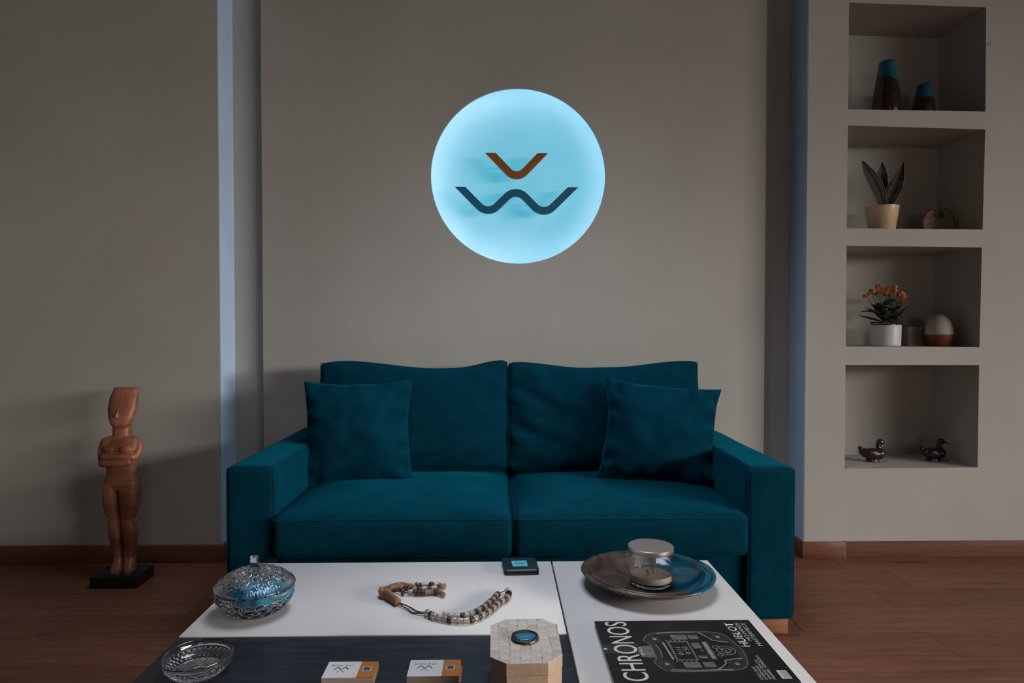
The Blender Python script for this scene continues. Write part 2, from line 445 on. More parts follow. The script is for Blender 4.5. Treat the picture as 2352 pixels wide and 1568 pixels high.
# baseboards
bl = thing('baseboard_left', (-2.3, YF - 0.008, 0), None, None); bl['kind'] = 'structure'
bxo('baseboard_board', (RX0, XL + 0.014, YF - 0.015, YF, 0, 0.082), BASEW, bl, bev=0.003)
bxo('baseboard_board', (XL, XL + 0.016, YF, YR, 0, 0.082), BASEW, bl, bev=0.003)
br = thing('baseboard_right', (2.9, YF - 0.008, 0), None, None); br['kind'] = 'structure'
bxo('baseboard_board', (XR - 0.014, 1.648, YF - 0.015, YF, 0, 0.079), BASEW, br, bev=0.003)
bxo('baseboard_board', (1.6505, RX1, YF - 0.015, YF, 0, 0.079), BASEW, br, bev=0.003)
bxo('joint_filler', (1.648, 1.6505, YF - 0.0135, YF, 0, 0.081), mat('filler', (0.36, 0.22, 0.14), 0.8, var=0.1), br)
bxo('baseboard_board', (XR - 0.016, XR, YF, YR, 0, 0.079), BASEW, br, bev=0.003)

# ------------------------------------------------------------------ the lit round sign
sg = thing('wall_sign', (SX, YP + 0.08, SZ), 'round cyan rim-lit logo sign with orange and teal strokes, recessed above the sofa', 'sign')
PLA = mat('sign_disc_added_glow', (0.42, 0.46, 0.50), 0.9, var=0.04, vscale=6, bump=0.5, bscale=24, spec=0.1, emit=(0.012, 0.355, 0.50), estr=1.0)  # even cyan emission added to the disc, standing in for LED light on it
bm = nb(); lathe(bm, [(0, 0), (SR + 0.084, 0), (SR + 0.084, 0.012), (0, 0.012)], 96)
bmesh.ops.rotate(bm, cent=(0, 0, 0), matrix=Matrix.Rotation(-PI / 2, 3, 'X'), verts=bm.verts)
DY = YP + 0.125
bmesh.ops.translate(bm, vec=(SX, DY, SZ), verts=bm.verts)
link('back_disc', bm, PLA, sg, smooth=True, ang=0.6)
def led(name, r, y, w, col, s):
    bm = nb()
    pr = [(r - w / 2, y), (r + w / 2, y), (r + w / 2, y + 0.004), (r - w / 2, y + 0.004)]
    lo_ = [[bm.verts.new(ring_pt(k, q, yy)) for k in range(NX)] for q, yy in pr]
    for a, b in zip(lo_, lo_[1:] + lo_[:1]):
        for k in range(NX): bm.faces.new((a[k], a[(k + 1) % NX], b[(k + 1) % NX], b[k]))
    bmesh.ops.recalc_face_normals(bm, faces=bm.faces)
    return link(name, bm, mat(name + '_glow', (0.8, 0.8, 0.8), 0.6, emit=col, estr=s), sg)
led('led_strip', SR + 0.026, YP + LIP + 0.0005, 0.014, (0.90, 0.88, 1.0), 9)
ORG = mat('sign_orange', (0.30, 0.085, 0.012), 0.5, var=0.05, vscale=20)
TEA = mat('sign_teal', (0.004, 0.12, 0.22), 0.5, var=0.05, vscale=20)
def stroke(name, cl, hw, m, ytop, y0, y1):
    """thick flat stroke along the centre line cl (x,z), cut flat along z = ytop at both ends"""
    n = len(cl); L_, R_ = [], []
    for i in range(n):
        a = Vector(cl[max(i - 1, 0)]); b = Vector(cl[min(i + 1, n - 1)]); t = (b - a).normalized(); q = Vector((-t.y, t.x))
        p = Vector(cl[i]); L_.append(p + q * hw); R_.append(p - q * hw)
    def cut(lst, i, j):
        a, b = lst[i], lst[j]; d = b - a; s = (ytop - a.y) / d.y; lst[i] = a + d * s
    for lst in (L_, R_): cut(lst, 0, 1); cut(lst, -1, -2)
    bm = nb()
    A = [[bm.verts.new((p.x, y, p.y)) for p in lst] for y in (y0, y1) for lst in (L_, R_)]
    for i in range(n - 1):
        bm.faces.new((A[0][i], A[0][i + 1], A[1][i + 1], A[1][i])); bm.faces.new((A[2][i], A[3][i], A[3][i + 1], A[2][i + 1]))
        bm.faces.new((A[0][i], A[2][i], A[2][i + 1], A[0][i + 1])); bm.faces.new((A[1][i], A[1][i + 1], A[3][i + 1], A[3][i]))
    for i in (0, n - 1): bm.faces.new([A[k][i] for k in (0, 1, 3, 2)])
    bmesh.ops.recalc_face_normals(bm, faces=bm.faces)
    return link(name, bm, m, sg)
def fillet(pts, r, k=10):
    out = [Vector(pts[0])]
    for i in range(1, len(pts) - 1):
        p, a, b = Vector(pts[i]), Vector(pts[i - 1]), Vector(pts[i + 1])
        u, v = (a - p).normalized(), (b - p).normalized(); half = u.angle(v) / 2; d = r / math.tan(half)
        c = p + (u + v).normalized() * (r / math.sin(half)); s, e = p + u * d, p + v * d
        a0 = math.atan2(s.y - c.y, s.x - c.x); a1 = math.atan2(e.y - c.y, e.x - c.x)
        while a1 - a0 > PI: a1 -= 2 * PI
        while a1 - a0 < -PI: a1 += 2 * PI
        for j in range(k + 1):
            q = a0 + (a1 - a0) * j / k; out.append(c + Vector((math.cos(q), math.sin(q))) * r)
    out.append(Vector(pts[-1])); return out
LY0, LY1 = YP + 0.040, YP + 0.062
hw = 0.0178
stroke('orange_stroke', fillet([(-0.0585, 1.977), (0.0856, 1.829), (0.2297, 1.977)], 0.055), hw, ORG, 1.961, LY0, LY1)['label'] = 'orange V stroke'
stroke('teal_stroke', fillet([(-0.2055, 1.8065), (-0.0565, 1.6555), (0.0828, 1.7915), (0.220, 1.6525), (0.3825, 1.8115)], 0.062), hw, TEA, 1.794, LY0, LY1)['label'] = 'dark teal W stroke'
for x, z in ((0.01, 1.905), (0.16, 1.905), (-0.13, 1.725), (0.02, 1.722), (0.145, 1.722), (0.30, 1.725)):
    bm = nb(); tube(bm, [(x, LY1 - 0.002, z), (x, DY, z)], 0.004, 8); link('standoff', bm, mat('steel', (0.5, 0.5, 0.5), 0.3, metal=1, var=0.02), sg)

# ------------------------------------------------------------------ sofa
so = thing('sofa', (0.047, 2.85, 0), 'teal velvet two-seat sofa with square arms against the wall', 'sofa')
def nz(p, s, seed=0): return noise.noise(Vector((p.x * s + seed, p.y * s + seed * 1.7, p.z * s - seed)))
def seam(pts, r, parent, name='seam'):
    bm = nb(); tube(bm, spline(pts, 6), r, 6); return link(name, bm, PIPING, parent, smooth=True)
def arm(x0, x1, ztop):
    y0, y1, z0 = 2.38, 3.33, 0.060; bm = nb()
    def fn(p, u):
        q = p.copy(); q.z += nz(p, 3, x0) * 0.004; q.x += nz(p, 3, x0 + 4) * 0.003
        return q
    rbox(bm, (x0 + x1) / 2, (y0 + y1) / 2, (z0 + ztop) / 2, x1 - x0, y1 - y0, ztop - z0, 0.022, (4, 20, 12), fn)
    a = link('arm', bm, VELVET, so, smooth=True)
    a1, a2, r_ = 0.0062, 0.0090, 0.022
    pts = [(x0 + a1, y0 + a1, z0 + 0.03), (x0 + a1, y0 + a1, ztop - 0.08), (x0 + a1, y0 + a1, ztop - r_), (x0 + a2, y0 + a2, ztop - a2), (x0 + r_, y0 + a1, ztop - a1), ((x0 + x1) / 2, y0 + a1, ztop - a1),
           (x1 - r_, y0 + a1, ztop - a1), (x1 - a2, y0 + a2, ztop - a2), (x1 - a1, y0 + a1, ztop - r_), (x1 - a1, y0 + a1, ztop - 0.08), (x1 - a1, y0 + a1, z0 + 0.03)]
    seam(pts, 0.0024, a)
arm(-0.956, -0.782, 0.617); arm(0.873, 1.049, 0.607)
bm = nb(); rbox(bm, 0.045, 2.87, 0.18, 1.650, 0.93, 0.235, 0.018, (20, 8, 4)); link('base', bm, VELVET, so, smooth=True)
bm = nb(); rbox(bm, 0.045, 3.275, 0.42, 1.650, 0.11, 0.70, 0.03, (20, 3, 8)); link('back_frame', bm, VELVET, so, smooth=True)
def seat(x0, x1, seed):
    y0, y1, z0, z1 = 2.352, 3.12, 0.300, 0.446; bm = nb()
    def fn(p, u):
        q = p.copy()
        k = max(0, 1 - u.x ** 4) * max(0, 1 - ((u.y) ** 2) ** 1.5)
        if u.z > 0: q.z += (0.030 * k + nz(p, 5, seed) * 0.006 * k) * u.z
        if u.y < -0.9: q.y -= 0.008 * max(0, 1 - u.x ** 6) * max(0, 1 - u.z ** 2) - nz(p, 6, seed + 3) * 0.004
        return q
    rbox(bm, (x0 + x1) / 2, (y0 + y1) / 2, (z0 + z1) / 2, x1 - x0, y1 - y0, z1 - z0, 0.024, (26, 22, 6), fn)
    c = link('seat_cushion', bm, VELVET, so, smooth=True)
    e = 0.0
    seam([(x0 + 0.004, y1 - 0.35, z1 - 0.008), (x0 + 0.003, y0 + 0.05, z1 - 0.010), (x0 + 0.010, y0 + 0.008, z1 - 0.012), (x0 + 0.06, y0 + 0.001, z1 - 0.012),
          ((x0 + x1) / 2, y0 - 0.001, z1 - 0.010), (x1 - 0.06, y0 + 0.001, z1 - 0.012), (x1 - 0.010, y0 + 0.008, z1 - 0.012), (x1 - 0.003, y0 + 0.05, z1 - 0.010), (x1 - 0.004, y1 - 0.35, z1 - 0.008)], 0.0022, c)
seat(-0.786, 0.0445, 1.0); seat(0.049, 0.873, 2.0)
def backc(x0, x1, seed, prof, folds):
    w = x1 - x0; h = 0.475; t = 0.185; bm = nb(); zb_ = 0.462
    lean = math.radians(7.5)
    def fn(p, u):
        q = p.copy()
        belly = max(0, 1 - u.x ** 4) * max(0, 1 - u.z ** 4)
        if u.y < 0: q.y += u.y * 0.045 * belly
        q.y -= nz(p, 4, seed) * 0.008 * belly
        if u.z > 0: q.z += prof((u.x + 1) / 2) * u.z ** 2
        if folds and u.x < 0.1 and u.y < 0.2:
            k = math.exp(-((u.x + 0.95) / 0.55) ** 2)
            f = math.sin(p.z * 42 + p.x * 26 + 2.5 * nz(p, 5, 9)) + 0.6 * math.sin(p.z * 78 + p.x * 36 + nz(p, 9, 3) * 3)
            q.y += 0.0085 * k * f * (1 - u.z ** 6)
        # creased top corners
        if u.z > 0.6 and abs(u.x) > 0.8: q.y -= 0.004 * math.sin(60 * p.z)
        # lean backwards about the bottom edge
        zz = q.z + h / 2; yy = q.y
        q.y = yy * math.cos(lean) + zz * math.sin(lean); q.z = zz * math.cos(lean) - yy * math.sin(lean) - h / 2
        return q
    rbox(bm, (x0 + x1) / 2, 3.070, zb_ + h / 2, w, t, h, 0.026, (30, 6, 22), fn)
    c = link('back_cushion', bm, VELVET, so, smooth=True)
    def edge(ux, uz, yo):
        p = Vector((ux * (w / 2 - 0.006), yo, uz * (h / 2 - 0.006)))
        return fnp(p, Vector((ux, -1 if yo < 0 else 1, uz)))
    def fnp(p, u):
        q = fn(p, u); return (q.x + (x0 + x1) / 2, q.y + 3.070, q.z + zb_ + h / 2)
    pts = [edge(-1, -0.9 + 1.9 * k / 8, -t / 2 + 0.008) for k in range(9)] + [edge(-1 + 2 * k / 16, 1, -t / 2 + 0.008) for k in range(1, 17)] + [edge(1, 1 - 1.9 * k / 8, -t / 2 + 0.008) for k in range(1, 9)]
    bm = nb(); tube(bm, pts, 0.0028, 6); link('piping', bm, PIPING, c, smooth=True)
    pts = [edge(-1 + 2 * k / 16, 1, t / 2 - 0.008) for k in range(17)]
    bm = nb(); tube(bm, pts, 0.0028, 6); link('piping', bm, PIPING, c, smooth=True)
def sm(t, pts):
    for (a, va), (b, vb) in zip(pts, pts[1:]):
        if t <= b: k = (t - a) / (b - a); k = k * k * (3 - 2 * k); return va + (vb - va) * k
    return pts[-1][1]
backc(-0.798, 0.0385, 3.0, lambda t: sm(t, [(0, 0.0), (0.12, 0.010), (0.62, -0.024), (0.72, -0.022), (0.97, 0.012), (1, 0.008)]), False)
backc(0.0365, 0.893, 5.0, lambda t: sm(t, [(0, 0.0), (0.05, 0.004), (0.40, -0.022), (0.55, -0.020), (0.93, 0.008), (1, 0.006)]), True)
for x in (-0.94, 0.925):
    for y in (2.412, 3.18): bxo('foot', (x, x + 0.112, y, y + 0.11, 0, 0.0605), FOOTW, so, bev=0.003)

# ------------------------------------------------------------------ throw pillows
def pillow(name, label, c, w, h, t, rot, seed, folds):
    o = thing(name, c, label, 'pillow', 'teal throw pillows on the sofa'); n = 44; bm = nb()
    R = Matrix.Rotation(rot[2], 3, 'Z') @ Matrix.Rotation(rot[0], 3, 'X') @ Matrix.Rotation(rot[1], 3, 'Y')
    def P(i, j, s):
        u, v = -1 + 2 * i / n, -1 + 2 * j / n
        uu = math.copysign(abs(u) ** 0.8, u); vv = math.copysign(abs(v) ** 0.8, v)
        px = uu * w / 2 * (1 - 0.095 * (1 - vv ** 2)); pz = vv * h / 2 * (1 - 0.085 * (1 - uu ** 2))
        th = t / 2 * (max(0, 1 - uu ** 2) ** 0.55) * (max(0, 1 - vv ** 2) ** 0.55)
        p = Vector((px, 0, pz))
        e = max(abs(uu), abs(vv))
        wr_ = nz(p, 7, seed) * 0.008 + nz(p, 14, seed + 5) * 0.004
        # radial puckers near the border
        if abs(uu) > abs(vv): g = math.sin(vv * 13 + seed * 3 + nz(p, 6, seed) * 4) * math.exp(-((1 - abs(uu)) / 0.22) ** 2)
        else: g = math.sin(uu * 11 + seed * 5 + nz(p, 6, seed) * 4) * math.exp(-((1 - abs(vv)) / 0.20) ** 2)
        th2 = th * (1 + 1.4 * wr_ / 0.05) + g * folds * min(1, th / 0.02)
        q = Vector((px, -s * max(th2, 0.0 if s > 0 else 0.0), pz))
        if e >= 0.9999: q.y = 0; q.x += nz(p, 12, seed) * 0.004; q.z += nz(p, 12, seed + 2) * 0.004
        return Vector(c) + R @ q
    F = [[None] * (n + 1) for _ in range(n + 1)]; Bk = [[None] * (n + 1) for _ in range(n + 1)]
    for i in range(n + 1):
        for j in range(n + 1):
            F[i][j] = bm.verts.new(P(i, j, 1))
            Bk[i][j] = F[i][j] if i in (0, n) or j in (0, n) else bm.verts.new(P(i, j, -1))
    for i in range(n):
        for j in range(n):
            bm.faces.new((F[i][j], F[i + 1][j], F[i + 1][j + 1], F[i][j + 1]))
            bm.faces.new((Bk[i][j], Bk[i][j + 1], Bk[i + 1][j + 1], Bk[i + 1][j]))
    bmesh.ops.recalc_face_normals(bm, faces=bm.faces)
    ed = [F[i][0].co.copy() for i in range(n + 1)] + [F[n][j].co.copy() for j in range(1, n + 1)] + [F[i][n].co.copy() for i in range(n - 1, -1, -1)] + [F[0][j].co.copy() for j in range(n - 1, -1, -1)]
    link('cover', bm, VELVET, o, smooth=True)
    bm = nb(); tube(bm, ed, 0.0016, 5); link('edge_seam', bm, PIPING, o, smooth=True)
pillow('throw_pillow', 'upright square teal velvet throw pillow leaning by the left sofa arm', (-0.593, 2.868, 0.662), 0.458, 0.438, 0.19,
       (math.radians(-15), math.radians(-0.8), math.radians(5)), 1.3, 0.008)
pillow('throw_pillow', 'tilted wrinkled teal velvet throw pillow leaning by the right sofa arm', (0.670, 2.840, 0.660), 0.482, 0.424, 0.20,
       (math.radians(-17), math.radians(5.5), math.radians(-7)), 4.1, 0.012)

# ------------------------------------------------------------------ coffee table
TZ = 0.40; TX0, TX1, TG, TY0, TY1, TD = -0.727, 0.626, 0.156, 0.92, 2.030, 1.546
tb = thing('coffee_table', (-0.05, 1.47, 0), 'low white lacquer coffee table with a dark wood panel in front of the sofa', 'table')
g = 0.0022
bxo('top_panel', (TX0, TG - g, TD + 0.001, TY1, TZ - 0.035, TZ), TABLEW, tb, bev=0.0012)
bxo('top_panel', (TG + g, TX1, TY0, TY1, TZ - 0.035, TZ), TABLEW, tb, bev=0.0012)
bxo('dark_panel', (TX0, TG - g, TY0, TD - 0.001, TZ - 0.035, TZ - 0.0015), TABLED, tb, bev=0.0012)['label'] = 'dark navy wood inset panel'
bxo('gap_channel', (TG - g, TG + g, TY0 + 0.01, TY1 - 0.002, TZ - 0.035, TZ - 0.012), GAPM, tb)
bxo('apron', (TX0 + 0.03, TX1 - 0.03, TY0 + 0.03, TY1 - 0.03, TZ - 0.12, TZ - 0.035), TABLEW, tb, bev=0.002)
for x in (TX0 + 0.03, TX1 - 0.09):
    for y in (TY0 + 0.03, TY1 - 0.09): bxo('leg', (x, x + 0.06, y, y + 0.06, 0, TZ - 0.12), TABLEW, tb, bev=0.002)

# ------------------------------------------------------------------ standing figurine
def figurine():
    bx_, by_ = -1.628, 2.958
    st = thing('figurine', (bx_, by_, 0), 'tall brown folded-arm idol figurine on a black slab by the left wall', 'figurine')
    bxo('plinth', (-1.7256, -1.5300, 2.884, 3.034, 0, 0.050), mat('black_marble', (0.008, 0.010, 0.010), 0.22, var=0.5, vscale=14), st, bev=0.0015)['label'] = 'black stone slab'
    k = 0.000624
    def X(c): return (c - 392) * k + bx_ + 0.001
    def Zc(c): return 0.050 + (1348 - c) * k
    bm = nb()
    def loft(rows, yoff=0.0):
        """rows (y_crop, x_left, x_right, depth, ycentre)"""
        rings = []; n = 24
        for yc, xl, xr_, d, yo in rows:
            kf = (by_ + yo) / by_; cx_, a = (X(xl) + X(xr_)) / 2 * kf, (xr_ - xl) / 2 * k * kf; zz_ = 1.1 + (Zc(yc) - 1.1) * kf if yo > 0.015 else Zc(yc)
            ring = []
            for i in range(n):
                t = 2 * PI * i / n; c, s = math.cos(t), math.sin(t)
                e = 0.75
                ring.append(bm.verts.new((cx_ + a * math.copysign(abs(c) ** e, c), by_ + yo + yoff + d / 2 * math.copysign(abs(s) ** e, s), zz_)))
            rings.append(ring)
        for A, B in zip(rings[:-1], rings[1:]):
            for i in range(n): bm.faces.new((A[i], A[(i + 1) % n], B[(i + 1) % n], B[i]))
        bm.faces.new(rings[0]); bm.faces.new(rings[-1][::-1])
    # head (flat crown, tilted back), neck, chest, waist
    loft([(76, 352, 512, 0.030, 0.052), (90, 348, 512, 0.040, 0.046), (150, 322, 511, 0.056, 0.034), (230, 309, 500, 0.062, 0.020), (290, 314, 478, 0.058, 0.010), (330, 326, 458, 0.050, 0.004), (352, 345, 436, 0.036, 0.002), (362, 372, 412, 0.016, 0.002)])
    loft([(335, 343, 461, 0.060, 0.022), (400, 343, 460, 0.062, 0.018), (440, 330, 470, 0.064, 0.012)])
    loft([(418, 300, 480, 0.055, 0.012), (430, 268, 515, 0.066, 0.010), (455, 256, 527, 0.074, 0.008), (500, 256, 524, 0.078, 0.004), (560, 270, 508, 0.074, 0.004), (610, 288, 499, 0.068, 0.006), (650, 297, 499, 0.066, 0.006), (690, 297, 500, 0.066, 0.006)])
    # hips and two legs with a groove between
    loft([(680, 297, 502, 0.068, 0.006), (700, 287, 508, 0.076, 0.006), (740, 276, 514, 0.080, 0.006), (775, 284, 505, 0.070, 0.008)])
    loft([(735, 276, 374, 0.074, 0.004), (800, 271, 372, 0.080, 0.004), (880, 276, 376, 0.076, 0.006), (940, 288, 379, 0.066, 0.008), (990, 307, 381, 0.054, 0.010), (1010, 303, 383, 0.056, 0.012), (1070, 302, 388, 0.060, 0.014), (1140, 314, 392, 0.054, 0.014), (1200, 332, 394, 0.046, 0.012), (1250, 344, 396, 0.042, 0.008), (1275, 338, 398, 0.052, 0.000), (1320, 322, 399, 0.070, -0.010), (1350, 322, 399, 0.074, -0.012)])
    loft([(735, 383, 514, 0.074, 0.004), (800, 385, 518, 0.080, 0.004), (880, 389, 508, 0.076, 0.006), (940, 393, 492, 0.066, 0.008), (990, 395, 474, 0.054, 0.010), (1010, 396, 483, 0.056, 0.012), (1070, 401, 497, 0.060, 0.014), (1140, 405, 494, 0.054, 0.014), (1200, 407, 487, 0.046, 0.012), (1250, 409, 479, 0.042, 0.008), (1275, 411, 480, 0.052, 0.000), (1320, 411, 478, 0.070, -0.010), (1350, 411, 474, 0.074, -0.012)])
    # folded arms: two stacked forearms, upper arms, nose, breasts
    def lim(pts, r): tube(bm, spline([(X(a), by_ + y, Zc(b)) for a, b, y in pts], 5), r, 10)
    lim([(272, 455, 0.004), (262, 520, -0.004), (278, 585, -0.016), (300, 592, -0.034), (390, 590, -0.040), (486, 582, -0.034)], [0.016] * 26)
    lim([(512, 455, 0.004), (518, 500, -0.004), (505, 545, -0.018), (486, 548, -0.034), (390, 548, -0.040), (292, 546, -0.032)], [0.015] * 26)
    ellipsoid(bm, (X(335), by_ - 0.028, Zc(498)), (0.026, 0.014, 0.014)); ellipsoid(bm, (X(440), by_ - 0.028, Zc(498)), (0.026, 0.014, 0.014))
    # nose: tapering wedge standing proud of the face
    nv = [(X(384), by_ + 0.006, Zc(178)), (X(358), by_ - 0.010, Zc(280)), (X(394), by_ - 0.010, Zc(280)), (X(376), by_ - 0.030, Zc(278)), (X(376), by_ + 0.02, Zc(290)), (X(380), by_ + 0.03, Zc(190))]
    vv = [bm.verts.new(p) for p in nv]
    bmesh.ops.convex_hull(bm, input=vv)
    o = link('figure', bm, mat('brown_patina', (0.27, 0.105, 0.055), 0.42, var=0.45, vscale=9, bump=0.3, bscale=90, spec=0.5), st)
    remesh(o, 0.0024, 3)
figurine()

# ------------------------------------------------------------------ niche objects
BRZ = dict(ca=(0.030, 0.016, 0.011), cb=(0.002, 0.085, 0.14), ra=0.12, rb=0.38)
def vase(cx, cy, z0, h, rb, rm, rt, slope, label, split, sl):
    o = thing('vase', (cx, cy, z0), label, 'vase', 'turquoise and bronze vases in the top niche'); bm = nb()
    pr = [(0, 0), (rb * 0.96, 0), (rb, 0.004)]
    for i in range(1, 19):
        t = i / 18
        if t < 0.30: r = rb + (rm - rb) * math.sin(t / 0.30 * PI / 2)
        else: q = (t - 0.30) / 0.70; r = rm + (rt - rm) * (0.55 * q + 0.45 * (1 - math.cos(q * PI)) / 2)
        pr.append((r, h * t))
    pr += [(rt - 0.002, h + 0.003), (rt - 0.006, h), (rt - 0.008, h - 0.03), (rm - 0.02, h * 0.35), (rb * 0.7, 0.015), (0, 0.012)]
    def fn(r, z, t, i): return r, z + slope * r * math.cos(t) * max(0, z / h) ** 4
    lathe(bm, pr, 40, (cx, cy, z0), fn)
    link('vase_body', bm, two_tone('vase_glaze_%d' % int(h * 1000), split, sl, **BRZ, namp=0.012, nscale=45), o, smooth=True)
vase(1.923, 3.38, 2.1275, 0.288, 0.058, 0.0665, 0.036, 0.12, 'larger bronze vase with a turquoise neck, left in the top niche', 0.050, -0.30)
vase(2.108, 3.38, 2.1265, 0.178, 0.050, 0.0550, 0.029, 0.12, 'smaller bronze vase with a turquoise neck, right in the top niche', 0.016, 0.0)

def snake_plant():
    cx, cy, z0 = 1.906, 3.38, 1.5685
    o = thing('snake_plant', (cx, cy, z0), 'three-leaf snake plant in a beige pot, second niche from the top', 'plant')
    bm = nb(); lathe(bm, [(0, 0), (0.056, 0), (0.059, 0.003), (0.0775, 0.128), (0.078, 0.132), (0.075, 0.132), (0.070, 0.112), (0, 0.112)], 40, (cx, cy, z0))
    p = link('pot', bm, mat('beige_glaze', (0.60, 0.42, 0.27), 0.28, var=0.06, vscale=30, coat=0.4), o, smooth=True, ang=0.7)
    bm = nb(); lathe(bm, [(0, 0.1), (0.069, 0.1), (0.068, 0.119), (0, 0.121)], 32, (cx, cy, z0))
    link('soil', bm, mat('soil', (0.02, 0.013, 0.01), 0.95, var=0.4, vscale=60, bump=0.8, bscale=150), o)
    lm = bpy.data.materials.new('snake_leaf'); lm.use_nodes = True; N, Lk = nt(lm); b = N['Principled BSDF']; b.inputs['Roughness'].default_value = 0.6; b.inputs['Specular IOR Level'].default_value = 0.2
    tc = N.new('ShaderNodeTexCoord'); mp = N.new('ShaderNodeMapping'); mp.inputs['Scale'].default_value = (10, 10, 75); Lk.new(tc.outputs['Object'], mp.inputs[0])
    n_ = N.new('ShaderNodeTexNoise'); n_.inputs['Scale'].default_value = 1.6; n_.inputs['Detail'].default_value = 3; Lk.new(mp.outputs[0], n_.inputs['Vector'])
    r = N.new('ShaderNodeValToRGB'); r.color_ramp.elements[0].position = 0.42; r.color_ramp.elements[1].position = 0.6
    r.color_ramp.elements[0].color = (0.006, 0.008, 0.006, 1); r.color_ramp.elements[1].color = (0.026, 0.026, 0.018, 1)
    Lk.new(n_.outputs['Fac'], r.inputs[0]); Lk.new(r.outputs[0], b.inputs['Base Color']); MATS['snake_leaf'] = lm
    edge = mat('leaf_edge', (0.30, 0.15, 0.05), 0.5, var=0.2, vscale=40)
    # centre line points (dx, dy, dz above pot rim), half widths
    L = [([(-0.006, -0.012, -0.02), (-0.022, -0.014, 0.045), (-0.052, -0.02, 0.105), (-0.092, -0.028, 0.165), (-0.119, -0.03, 0.222)], [0.019, 0.029, 0.035, 0.026, 0.001], 0.1),
         ([(0.004, 0.012, -0.02), (0.0, 0.014, 0.05), (-0.004, 0.016, 0.11), (0.002, 0.014, 0.17), (0.003, 0.012, 0.226)], [0.014, 0.026, 0.035, 0.024, 0.001], 0.0),
         ([(0.010, 0.0, -0.02), (0.032, -0.004, 0.045), (0.058, -0.01, 0.105), (0.078, -0.012, 0.160), (0.096, -0.014, 0.224)], [0.018, 0.032, 0.034, 0.021, 0.001], -0.1)]
    for cl, hw_, tw in L:
        C = spline([(cx + a, cy + b_, z0 + 0.132 + c) for a, b_, c in cl], 7); n = len(C)
        W = [hw_[min(int(i / 7), 4)] + (hw_[min(int(i / 7) + 1, 4)] - hw_[min(int(i / 7), 4)]) * ((i % 7) / 7) for i in range(n)]
        bm = nb(); rows = []; eL, eR = [], []
        for i, p in enumerate(C):
            t = (C[min(i + 1, n - 1)] - C[max(i - 1, 0)]).normalized(); side = t.cross(Vector((math.sin(tw), -math.cos(tw), 0))).normalized(); nm = side.cross(t)
            row = [bm.verts.new(p + side * (W[i] * s) + nm * (0.010 * (s * s) * W[i] / 0.025 + o_)) for o_ in (0.0012, -0.0012) for s in (-1, -0.5, 0, 0.5, 1)]
            rows.append(row); eL.append(row[0].co.copy()); eR.append(row[4].co.copy())
        for A, B in zip(rows[:-1], rows[1:]):
            for k in range(4):
                bm.faces.new((A[k], A[k + 1], B[k + 1], B[k])); bm.faces.new((A[5 + k], B[5 + k], B[6 + k], A[6 + k]))
            bm.faces.new((A[0], B[0], B[5], A[5])); bm.faces.new((A[4], A[9], B[9], B[4]))
        bmesh.ops.recalc_face_normals(bm, faces=bm.faces)
        lf = link('leaf', bm, lm, o, smooth=True)
        bm = nb(); tube(bm, eL, 0.0012, 5); tube(bm, eR, 0.0012, 5); link('leaf_margin', bm, edge, lf, smooth=True)
snake_plant()

def ornament():
    cx, cy, z0 = 2.201, 3.40, 1.567
    o = thing('ceramic_ornament', (cx, cy, z0), 'speckled round ceramic ornament with a blue eye beside the snake plant', 'ornament')
    CLAY = mat('speckled_clay', (0.30, 0.19, 0.13), 0.6, var=0.25, vscale=60); DK = mat('dark_clay', (0.03, 0.018, 0.014), 0.5, var=0.2)
    r, cz = 0.079, z0 + 0.056; pts = []
    a0 = math.asin(-0.056 / r)
    for k in range(41):
        t = a0 + (PI - 2 * a0) * k / 40
        d = abs(t - PI / 2); rr = r - (0.030 * max(0, 1 - (d / 0.42) ** 2))
        pts.append((cx + rr * math.cos(t), cz + rr * math.sin(t)))
    bm = nb(); prism(bm, pts, 'Y', cy - 0.009, cy + 0.009); link('disc', bm, CLAY, o)
    bm = nb(); tube(bm, [(p[0], cy - 0.009, p[1]) for p in pts], 0.0022, 6); link('rim', bm, DK, o, smooth=True)
    ez = z0 + 0.098
    def ring(nm, R, rr, m, yy):
        bm = nb(); tube(bm, [(cx + R * math.cos(2 * PI * i / 28), yy, ez + R * 0.85 * math.sin(2 * PI * i / 28)) for i in range(29)], rr, 6); link(nm, bm, m, o, smooth=True)
    ring('eye_ring', 0.024, 0.003, CLAY, cy - 0.012); ring('eye_line', 0.0205, 0.0012, DK, cy - 0.013)
    def disc(nm, R, d, m):
        bm = nb(); prism(bm, [(cx + R * math.cos(2 * PI * i / 24), ez + R * 0.85 * math.sin(2 * PI * i / 24)) for i in range(24)], 'Y', cy - 0.009 - d, cy - 0.006); link(nm, bm, m, o)
    disc('eye_socket', 0.020, 0.002, DK); disc('iris', 0.0165, 0.005, mat('teal_glaze', (0.004, 0.10, 0.14), 0.15, var=0.2, vscale=50)); disc('pupil', 0.007, 0.007, DK)
    for dx, bx2 in ((-0.012, -0.042), (-0.004, -0.010), (0.012, 0.04)):
        bm = nb(); tube(bm, [(cx + dx, cy - 0.0095, ez - 0.022), (cx + bx2, cy - 0.0095, z0 + 0.004)], 0.001, 5); link('incised_line', bm, DK, o)
    for k in range(22):
        a, q = random.uniform(0, 2 * PI), random.uniform(0.035, 0.068); x, z = cx + q * math.cos(a), cz + q * math.sin(a) * 0.8
        if z < z0 + 0.006: continue
        bm = nb(); ellipsoid(bm, (x, cy - 0.0092, z), (0.0014, 0.0006, 0.0014), seg=8); link('speckle', bm, DK, o)
ornament()

